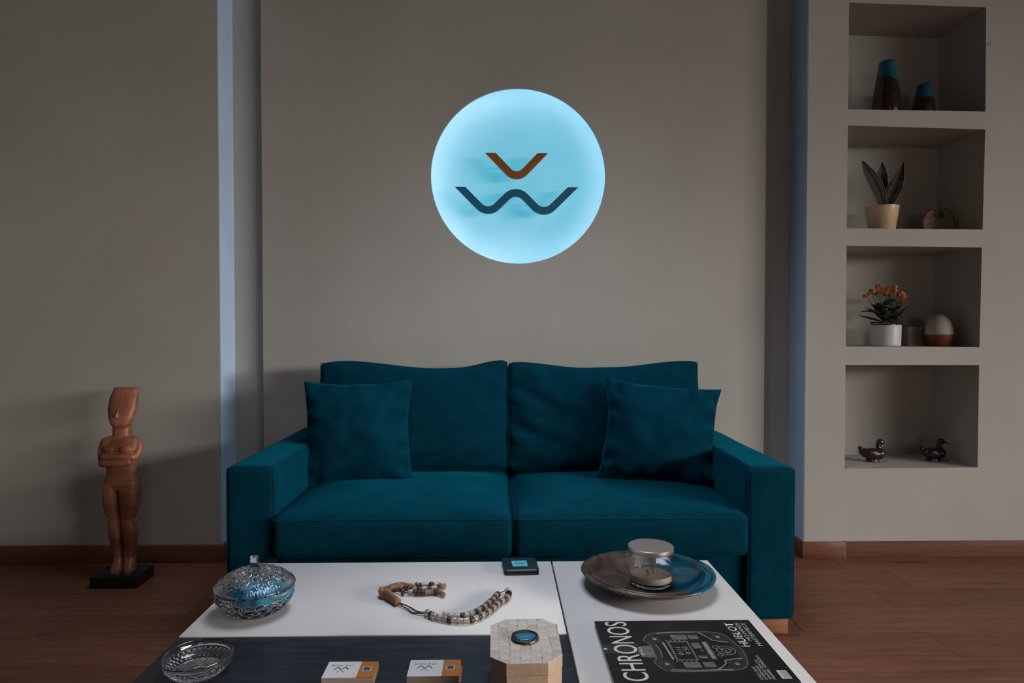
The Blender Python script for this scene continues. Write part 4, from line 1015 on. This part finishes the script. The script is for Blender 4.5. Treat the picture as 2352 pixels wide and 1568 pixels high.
# business cards
CW = mat('card_white', (0.72, 0.71, 0.72), 0.5, var=0.01); CE = mat('card_edge', (0.46, 0.37, 0.30), 0.7, var=0.12, vscale=8, stretch=(1, 1, 260)); COR = mat('card_orange', (0.50, 0.150, 0.014), 0.5, var=0.02)
CBL = mat('card_blue', (0.022, 0.065, 0.13), 0.5, var=0.05); COG = mat('card_logo_orange', (0.62, 0.25, 0.07), 0.5, var=0.05); CGR = mat('card_grey', (0.16, 0.17, 0.19), 0.5, var=0.05)
def cards(x0, x1, y0, y1, rot, label, frac, orange2):
    z0, z1 = TZ - 0.0015, 0.4165
    cx_, cy_ = (x0 + x1) / 2, (y0 + y1) / 2; M = Matrix.Rotation(rot, 2)
    def W(u, v): p = M @ Vector((u - cx_, v - cy_)); return (p.x + cx_, p.y + cy_)
    o = thing('business_cards', (cx_, cy_, z0), label, 'cards', 'stacks of business cards on the dark panel')
    def slab(nm, a, b, c, d, za, zb, m, par, dx=0, dy=0):
        bm = nb(); prism(bm, [W(p + dx, q + dy) for p, q in ((a, c), (b, c), (b, d), (a, d))], 'Z', za, zb); return link(nm, bm, m, par)
    n = 16; t = (z1 - z0) / n; R_ = random.Random(int(abs(x0) * 1e4)); xs = x0 + (x1 - x0) * frac
    for k in range(n):
        dx, dy = (0, 0) if k == n - 1 else (R_.uniform(-0.0007, 0.0007), R_.uniform(-0.0006, 0.0006))
        if orange2 and k == 3: dx = 0.004
        c = slab('card', x0, xs, y0, y1, z0 + t * k, z0 + t * (k + 0.93), CW if k == n - 1 else CE, o, dx, dy)
        slab('orange_end', xs, x1, y0, y1, z0 + t * k, z0 + t * (k + 0.93), COR if (k == n - 1 or orange2 and k == 3) else CE, c, dx, dy)
    zt_ = z0 + t * (n - 0.07)
    # small framed square on the orange end
    ox, oy, s = xs + (x1 - xs) * 0.45, y0 + (y1 - y0) * 0.52, 0.0085
    slab('square_border', ox - s, ox + s, oy - s, oy + s, zt_ - 0.0001, zt_ + 0.0002, CW, o); slab('blue_square', ox - s * 0.8, ox + s * 0.8, oy - s * 0.8, oy + s * 0.8, zt_, zt_ + 0.0004, CBL, o)
    # logo (the cards face away from the camera)
    mx = x0 + (xs - x0) * 0.47; my = y0 + (y1 - y0) * 0.5
    def line(nm, pts, m):
        cl = fillet(pts, 0.0022, 5); bm = nb(); hw2 = 0.0011
        rows = []
        for i, p in enumerate(cl):
            d = (cl[min(i + 1, len(cl) - 1)] - cl[max(i - 1, 0)]).normalized(); q = Vector((-d.y, d.x)) * hw2
            rows.append([bm.verts.new((*W(*(p + q * s)), zt_ + h_)) for s, h_ in ((1, 0.0003), (-1, 0.0003), (-1, -0.0002), (1, -0.0002))])
        for a, b in zip(rows[:-1], rows[1:]):
            for k in range(4): bm.faces.new((a[k], a[(k + 1) % 4], b[(k + 1) % 4], b[k]))
        bm.faces.new(rows[0]); bm.faces.new(rows[-1][::-1]); bmesh.ops.recalc_face_normals(bm, faces=bm.faces); link(nm, bm, m, o)
    line('logo_wave', [(mx - 0.0145, my - 0.001), (mx - 0.0072, my + 0.0095), (mx, my - 0.001), (mx + 0.0072, my + 0.0095), (mx + 0.0145, my - 0.001)], CBL)
    line('logo_peak', [(mx - 0.0072, my - 0.0125), (mx, my - 0.0015), (mx + 0.0072, my - 0.0125)], COG)
    d1 = M @ Vector((-1, 0)); d2 = M @ Vector((0, -1))
    text('lettering', 'UP', COG, o, (*W(mx + 0.0235, my + 0.0185), zt_), (*d1, 0), (*d2, 0), width=0.0105, height=0.0055, extrude=0.0003)
    text('lettering', '& WAVE', CGR, o, (*W(mx + 0.0105, my + 0.0185), zt_), (*d1, 0), (*d2, 0), width=0.033, height=0.0055, extrude=0.0003)
cards(-0.348, -0.2473, 1.3268, 1.390, 0.0, 'neat business card stack with bright orange end near the glass dish', 0.665, False)
cards(-0.182, -0.0800, 1.3290, 1.394, 0.0, 'business card stack with one orange card slipping out, beside the trinket box', 0.665, True)

# magazine
def magazine():
    z0, z1 = TZ, 0.4135
    x0, x1, y0, y1 = 0.2225, 0.585, 1.302, 1.579
    o = thing('magazine', ((x0 + x1) / 2, (y0 + y1) / 2, z0), 'black watch magazine titled CHRONOS lying on the white tabletop', 'magazine')
    PG = mat('page_edges', (0.42, 0.39, 0.36), 0.8, var=0.15, vscale=9, stretch=(1, 1, 300)); CV = mat('black_cover', (0.0070, 0.0068, 0.0075), 0.45, var=0.2, vscale=6, spec=0.25)
    bm = nb(); prism(bm, [(x0, y0), (x1 - 0.002, y0), (x1 - 0.002, y1), (x0, y1)], 'Z', z0 + 0.0008, z1 - 0.0006); link('pages', bm, PG, o)
    bm = nb(); prism(bm, [(x0 + 0.001, y0 - 0.001), (x1, y0 - 0.001), (x1, y1 + 0.001), (x0 + 0.001, y1 + 0.001)], 'Z', z0, z0 + 0.0008); link('back_cover', bm, CV, o)
    bm = nb(); prism(bm, [(x0 - 0.001, y0 - 0.001), (x1, y0 - 0.001), (x1, y1 + 0.001), (x0 - 0.001, y1 + 0.001)], 'Z', z1 - 0.0006, z1); cv = link('cover', bm, CV, o)
    bxo('spine', (x0 + 0.001, x1, y0 - 0.0016, y0 - 0.001, z0, z1), CV, o)
    WH = mat('print_white', (0.62, 0.60, 0.58), 0.4, var=0.02); LG = mat('print_light_grey', (0.42, 0.41, 0.40), 0.4, var=0.03); GY = mat('print_grey', (0.29, 0.28, 0.27), 0.4, var=0.25, vscale=60); DG = mat('print_dark_grey', (0.026, 0.025, 0.025), 0.45, var=0.3, vscale=60, spec=0.25); MG = mat('print_mid_grey', (0.13, 0.125, 0.12), 0.35, var=0.35, vscale=70); BK = mat('print_black', (0.006, 0.006, 0.006), 0.45, var=0.1, spec=0.25)
    U, V = (0, 1, 0), (-1, 0, 0)
    def tx(s, x, y, w, h, m=WH, b=0.0): return text('lettering', s, m, cv, (x, y, z1), U, V, width=w, height=h, bold=b, extrude=0.0002)
    tx('CHRONOS', 0.294, 1.308, 0.266, 0.050, WH, 0.0); tx('plus', 0.306, 1.414, 0.034, 0.012)
    tx('HUBLOT', 0.5405, 1.447, 0.118, 0.0195, WH, 0.012); tx('NO-HANDS', 0.5545, 1.4755, 0.089, 0.0100, LG); tx('MASTERPIECE', 0.5685, 1.450, 0.113, 0.0100, LG)
    tx('EXCLUSIVE', 0.5155, 1.310, 0.050, 0.0062, GY, 0.02); tx('INTERVIEW', 0.5240, 1.310, 0.054, 0.0062, GY, 0.02); tx("GRAND SEIKO'S", 0.5325, 1.310, 0.078, 0.0062, LG); tx('FREDERIC BONDOUX', 0.5410, 1.310, 0.098, 0.0062, LG)
    L = [0.0002]
    def flat(nm, pts, m, lift):
        bm = nb(); prism(bm, pts, 'Z', z1 - 0.0001, z1 + lift); return link(nm, bm, m, cv)
    def rect(nm, a, b, c, d, m, lift): return flat(nm, [(a, c), (b, c), (b, d), (a, d)], m, lift)
    def curve(nm, pts, w, m, lift, cyc=False):
        cl = [Vector(p[:2]) for p in spline([(a, b, 0) for a, b in (pts + pts[:1] if cyc else pts)], 6)]; bm = nb(); rows = []
        for i, p in enumerate(cl):
            d = (cl[min(i + 1, len(cl) - 1)] - cl[max(i - 1, 0)])
            d = d.normalized() if d.length > 1e-9 else Vector((1, 0)); q = Vector((-d.y, d.x)) * w / 2
            rows.append([bm.verts.new((p.x + q.x * s, p.y + q.y * s, z1 + h_)) for s, h_ in ((1, lift), (-1, lift), (-1, -0.0001), (1, -0.0001))])
        for a, b in zip(rows[:-1], rows[1:]):
            for k in range(4): bm.faces.new((a[k], a[(k + 1) % 4], b[(k + 1) % 4], b[k]))
        bm.faces.new(rows[0]); bm.faces.new(rows[-1][::-1]); bmesh.ops.recalc_face_normals(bm, faces=bm.faces); return link(nm, bm, m, cv)
    def circ(x, y, r, k=20): return [(x + r * math.cos(2 * PI * i / k), y + r * math.sin(2 * PI * i / k)) for i in range(k)]
    # printed watch: case, bridge frame, movement
    case = [(0.325, 1.500), (0.345, 1.515), (0.400, 1.5205), (0.450, 1.5205), (0.490, 1.514), (0.505, 1.495), (0.513, 1.460), (0.517, 1.425), (0.512, 1.390), (0.500, 1.360), (0.470, 1.346), (0.400, 1.3425), (0.345, 1.344), (0.326, 1.358), (0.318, 1.385), (0.326, 1.400), (0.326, 1.455), (0.316, 1.478)]
    sp = [(p.x, p.y) for p in spline([(a, b, 0) for a, b in case + case[:1]], 4)[:-1]]
    flat('watch_case', sp, DG, 0.00012)
    flat('watch_strap', [(0.297, 1.405), (0.326, 1.400), (0.326, 1.455), (0.303, 1.452)], MG, 0.00014)
    curve('case_edge', case, 0.0022, MG, 0.0002, True)
    flat('watch_inner', [(0.345, 1.505), (0.480, 1.508), (0.500, 1.470), (0.503, 1.420), (0.492, 1.375), (0.460, 1.358), (0.345, 1.356), (0.338, 1.40), (0.338, 1.46)], BK, 0.00022)
    for pts in ([(0.330, 1.505), (0.352, 1.498), (0.356, 1.470), (0.334, 1.470)], [(0.328, 1.360), (0.352, 1.356), (0.360, 1.385), (0.334, 1.392)], [(0.470, 1.512), (0.505, 1.494), (0.500, 1.468), (0.468, 1.480)], [(0.470, 1.352), (0.503, 1.362), (0.508, 1.392), (0.466, 1.386)]): flat('case_lug', pts, DG, 0.00028)
    for x, y in ((0.342, 1.486), (0.342, 1.374), (0.484, 1.494), (0.486, 1.372)):
        flat('screw', circ(x, y, 0.0048), GY, 0.00034); rect('screw_slot', x - 0.0034, x + 0.0034, y - 0.0006, y + 0.0006, BK, 0.0004)
    for pts, w, m in (([(0.352, 1.512), (0.380, 1.517), (0.440, 1.518)], 0.0022, GY), ([(0.345, 1.350), (0.400, 1.347), (0.470, 1.350)], 0.0024, GY), ([(0.356, 1.470), (0.358, 1.43), (0.360, 1.392)], 0.004, GY), ([(0.446, 1.519), (0.462, 1.49), (0.470, 1.476), (0.500, 1.468)], 0.0026, GY), ([(0.440, 1.350), (0.462, 1.372), (0.468, 1.388), (0.505, 1.395)], 0.0026, GY),
                      ([(0.338, 1.46), (0.342, 1.43), (0.338, 1.40)], 0.003, MG)): curve('case_highlight', pts, w, m, 0.0003)
    for a, b, c, d in ((0.366, 0.412, 1.470, 1.474), (0.366, 0.412, 1.388, 1.392), (0.366, 0.370, 1.392, 1.470), (0.408, 0.412, 1.392, 1.470), (0.380, 0.415, 1.482, 1.504), (0.376, 0.410, 1.358, 1.380), (0.418, 0.440, 1.484, 1.502), (0.416, 0.440, 1.360, 1.380), (0.440, 0.452, 1.392, 1.470), (0.416, 0.434, 1.44, 1.466), (0.416, 0.434, 1.396, 1.408)): rect('movement_bridge', a, b, c, d, MG, 0.0003)
    rect('movement_bar', 0.4425, 0.4475, 1.396, 1.468, GY, 0.00036)
    for k in range(5): rect('movement_bar', 0.364 + 0.010 * k, 0.3665 + 0.010 * k, 1.476, 1.481, GY, 0.00034); rect('movement_bar', 0.364 + 0.010 * k, 0.3665 + 0.010 * k, 1.382, 1.386, GY, 0.00034)
    text('lettering', '0111', GY, cv, (0.388, 1.412, z1), U, V, width=0.034, height=0.011, extrude=0.00036); text('lettering', '0 50', GY, cv, (0.403, 1.414, z1), U, V, width=0.034, height=0.011, extrude=0.00036)
    flat('blue_dot', circ(0.4305, 1.430, 0.0042), mat('print_blue', (0.004, 0.12, 0.30), 0.4, var=0.05), 0.0004)
    RD = mat('print_red', (0.22, 0.05, 0.02), 0.4, var=0.1)
    for x, y in ((0.3685, 1.432), (0.4105, 1.430), (0.438, 1.414), (0.456, 1.424)): flat('red_dot', circ(x, y, 0.0020, 12), RD, 0.0004)
    for x, y, r in ((0.482, 1.430, 0.019), (0.482, 1.430, 0.010), (0.464, 1.446, 0.006), (0.464, 1.410, 0.005)): curve('gear_ring', circ(x, y, r, 16), 0.0016, GY, 0.00034, True)
    for k in range(3):
        a = k * 2.094 + 0.4; curve('gear_spoke', [(0.482, 1.430), (0.482 + 0.009 * math.cos(a), 1.430 + 0.009 * math.sin(a)), (0.482 + 0.018 * math.cos(a), 1.430 + 0.018 * math.sin(a))], 0.0024, MG, 0.0003)
    flat('corner_triangle', [(0.2235, 1.437), (0.2235, 1.447), (0.2315, 1.4415)], WH, 0.0002)
    rect('grey_band', 0.2225, 0.300, 1.420, 1.462, mat('print_band', (0.020, 0.019, 0.018), 0.35, var=0.2), 0.00008)
    bc = rect('barcode_plate', 0.5535, 0.5735, 1.3115, 1.3445, WH, 0.0002)
    rb = random.Random(9); y = 1.314
    while y < 1.341:
        w = rb.choice((0.0006, 0.001, 0.0016)); rect('barcode_bar', 0.5590, 0.5725, y, y + w, GY, 0.0003); y += w + rb.choice((0.0006, 0.0009))
magazine()

# string of worry beads
def beads():
    o = thing('worry_beads', (-0.14, 1.71, TZ), 'string of clear and brown worry beads with a knotted tan tassel', 'beads')
    CLR = mat('clear_bead', (0.74, 0.68, 0.62), 0.10, var=0.15, vscale=120, trans=0.8, ior=1.4); BRN = mat('brown_bead', (0.050, 0.022, 0.013), 0.32, var=0.3, vscale=80)
    TAN = mat('tan_cord', (0.30, 0.155, 0.085), 0.7, var=0.5, vscale=330, bump=1.0, bscale=500); DCO = mat('brown_cord', (0.085, 0.045, 0.030), 0.7, var=0.3, vscale=220)
    def cyl(r, L):
        bm = nb(); e = r * 0.22
        lathe(bm, [(0.0015, -L / 2), (r - e, -L / 2), (r - e * 0.3, -L / 2 + e * 0.3), (r, -L / 2 + e), (r, L / 2 - e), (r - e * 0.3, L / 2 - e * 0.3), (r - e, L / 2), (0.0015, L / 2), (0.0015, -L / 2)], 18)
        bmesh.ops.remove_doubles(bm, verts=bm.verts, dist=1e-6)
        me = bpy.data.meshes.new('bead'); bm.to_mesh(me); bm.free(); shade(me, True, 0.7); return me
    def variant(r, L, m): me = cyl(r, L); me.materials.append(m); return me
    big = variant(0.0085, 0.0150, CLR); bdk = variant(0.0088, 0.0085, BRN); cl1 = variant(0.0075, 0.0145, CLR); dk1 = variant(0.0080, 0.0085, BRN); dks = variant(0.0070, 0.0070, BRN)
    bm = nb(); ellipsoid(bm, (0, 0, 0), (0.0085, 0.0085, 0.008), seg=14); mr = bpy.data.meshes.new('bead'); bm.to_mesh(mr); bm.free(); shade(mr); mr.materials.append(BRN)
    def put(me, p, d, z):
        b = place('bead', me, None, o, (p[0], p[1], z)); b.rotation_euler = Vector((d[0], d[1], 0)).to_track_quat('Z', 'Y').to_euler(); return b
    def path(pts): return spline([(a, b, 0) for a, b in pts], 12)
    def along(P, s):
        acc = 0
        for a, b in zip(P[:-1], P[1:]):
            l = (b - a).length
            if acc + l >= s: return a + (b - a) * ((s - acc) / max(l, 1e-9)), (b - a)
            acc += l
        return P[-1], P[-1] - P[-2]
    def run(P, seq, cyc, start, zoff):
        s = start; tot = sum((b - a).length for a, b in zip(P[:-1], P[1:])); k = 0
        while True:
            me, L = seq[k] if k < len(seq) else cyc[(k - len(seq)) % len(cyc)]
            if s + L > tot: return
            p, d = along(P, s + L / 2); put(me, p, d, TZ + zoff); s += L + 0.0006; k += 1
    A = path([(-0.178, 1.6470), (-0.1544, 1.6226), (-0.1402, 1.615), (-0.1176, 1.6025), (-0.0895, 1.5972), (-0.0692, 1.6016), (-0.0491, 1.6182), (-0.0288, 1.6453), (-0.0163, 1.6682), (-0.0046, 1.6945), (0.0052, 1.7106), (0.0164, 1.727), (0.0234, 1.7524)])
    B = path([(-0.1396, 1.6360), (-0.1225, 1.627), (-0.1035, 1.6242), (-0.09, 1.6239), (-0.0748, 1.6336), (-0.0604, 1.6434), (-0.0503, 1.6585), (-0.038, 1.6765), (-0.0276, 1.7003), (-0.0158, 1.7248), (-0.0081, 1.7501), (-0.0003, 1.7615)])
    c1, d1, b1, k1, s1 = (cl1, 0.0145), (dk1, 0.0085), (big, 0.0150), (bdk, 0.0085), (dks, 0.007)
    run(A, [b1, k1, b1, c1, c1, d1, c1, c1, c1, d1, c1, d1, c1, d1, c1], [d1, c1], 0.0, 0.0088)
    run(B, [c1, c1, c1, d1, c1, c1, d1, c1, d1, c1, d1, c1], [d1, c1], 0.004, 0.0088)
    put(bdk, (0.0240, 1.7600), (0.3, 1), TZ + 0.0088); put(big, (0.0225, 1.7745), (-0.5, 1), TZ + 0.0088)
    def cord(nm, pts, r, m, z=0.004, tw=0.0):
        P = spline([(a, b, TZ + (c if c is not None else z)) for a, b, c in pts], 8); bm = nb(); tube(bm, P, r, 8); return link(nm, bm, m, o, smooth=True)
    cord('cord', [(-0.2567, 1.710, 0.008), (-0.2286, 1.680, 0.004), (-0.2098, 1.6589, 0.003), (-0.178, 1.647, 0.008)], 0.0018, DCO); cord('cord', [(-0.2571, 1.7137, 0.008), (-0.2246, 1.6925, 0.004), (-0.1998, 1.6660, 0.003), (-0.176, 1.6485, 0.008)], 0.0018, DCO)
    bm = nb(); tube(bm, [(-0.0015, 1.7610, TZ + 0.0088), (0.008, 1.7740, TZ + 0.0088), (0.0190, 1.781, TZ + 0.0088)], 0.0012, 6); link('cord', bm, DCO, o)
    # wound wrap
    a, b = Vector((-0.2935, 1.7583, TZ + 0.0125)), Vector((-0.2552, 1.7065, TZ + 0.0108)); d = (b - a).normalized(); s1_ = d.cross(Vector((0, 0, 1))).normalized(); s2_ = s1_.cross(d)
    bm = nb(); P = []; turns = 11
    for k in range(turns * 14 + 1):
        t = k / (turns * 14); an = 2 * PI * turns * t; rr = 0.0098 - 0.0022 * t
        P.append(a + (b - a) * t + (s1_ * math.cos(an) + s2_ * math.sin(an)) * rr)
    tube(bm, P, 0.0026, 6); link('wrap', bm, TAN, o, smooth=True)
    bm = nb(); tube(bm, [a - d * 0.004, a, b, b + d * 0.002], [0.006, 0.009, 0.0075, 0.004], 12); link('wrap_core', bm, TAN, o, smooth=True)
    # looped tassel bundle
    def braid(pts, r, tw=38):
        P = spline(pts, 14); bm = nb()
        for ph in (0, 2.09, 4.19):
            Q = []
            for i, p in enumerate(P):
                t = (P[min(i + 1, len(P) - 1)] - P[max(i - 1, 0)]).normalized(); u = t.cross(Vector((0, 0, 1))).normalized(); v = u.cross(t); an = i * tw / 60 + ph
                Q.append(p + (u * math.cos(an) + v * math.sin(an)) * r * 0.62)
            tube(bm, Q, r * 0.62, 6)
        link('braid', bm, TAN, o, smooth=True)
    for k in range(5):
        f = (k - 2) * 0.0045
        braid([(-0.290 + f * 0.3, 1.760 + f, TZ + 0.013), (-0.304, 1.762 + f * 1.2, TZ + 0.010), (-0.312, 1.775 + f * 0.8, TZ + 0.008 + abs(f)), (-0.306, 1.795 + f, TZ + 0.010), (-0.285, 1.808 + f * 1.5, TZ + 0.009)], 0.0030)
    braid([(-0.290, 1.800, TZ + 0.010), (-0.274, 1.807, TZ + 0.012), (-0.258, 1.806, TZ + 0.010)], 0.0065); braid([(-0.288, 1.806, TZ + 0.012), (-0.265, 1.818, TZ + 0.012), (-0.240, 1.812, TZ + 0.010), (-0.226, 1.806, TZ + 0.008)], 0.0065)
    T1 = [(-0.2792, 1.7992), (-0.2528, 1.7749), (-0.2311, 1.7746), (-0.2171, 1.7714), (-0.2012, 1.7711), (-0.1845, 1.7737), (-0.1643, 1.7763), (-0.1469, 1.7584)]
    T2 = [(-0.2757, 1.8144), (-0.2458, 1.8077), (-0.2354, 1.8167), (-0.221, 1.8226), (-0.2032, 1.8192), (-0.1886, 1.8251), (-0.174, 1.8186), (-0.1551, 1.8152)]
    T3 = [(-0.2685, 1.8051), (-0.2384, 1.7955), (-0.2208, 1.7921), (-0.2039, 1.7948), (-0.1832, 1.7944), (-0.168, 1.800)]
    for T in (T1, T2, T3): cord('cord', [(x, y, 0.008) for x, y in T], 0.0016, DCO)
    for me, x, y in ((bdk, -0.2528, 1.7760), (cl1, -0.2330, 1.7740), (dk1, -0.2190, 1.7716), (dk1, -0.2095, 1.7705), (dk1, -0.2005, 1.7710), (mr, -0.1665, 1.7765)): put(me, (x, y), (1, 0.0), TZ + 0.0088)
    for me, x, y in ((cl1, -0.2354, 1.8210), (dk1, -0.222, 1.8215), (dks, -0.2120, 1.8215), (cl1, -0.1990, 1.8240), (mr, -0.1830, 1.8260), (cl1, -0.1690, 1.8230)): put(me, (x, y), (1, 0.0), TZ + 0.0088)
    for me, x, y in ((dk1, -0.2400, 1.7960), (cl1, -0.2260, 1.7940), (dks, -0.2120, 1.7945), (cl1, -0.1990, 1.7950), (dk1, -0.1850, 1.7955), (cl1, -0.1730, 1.7985)): put(me, (x, y), (1, 0.0), TZ + 0.0088)
    braid([(-0.194, 1.7725, TZ + 0.0088), (-0.184, 1.776, TZ + 0.009), (-0.174, 1.777, TZ + 0.0088)], 0.006); braid([(-0.160, 1.776, TZ + 0.009), (-0.152, 1.768, TZ + 0.0088), (-0.145, 1.757, TZ + 0.0082)], 0.0055); braid([(-0.162, 1.822, TZ + 0.0088), (-0.154, 1.816, TZ + 0.0088), (-0.147, 1.820, TZ + 0.0082)], 0.0055)
beads()
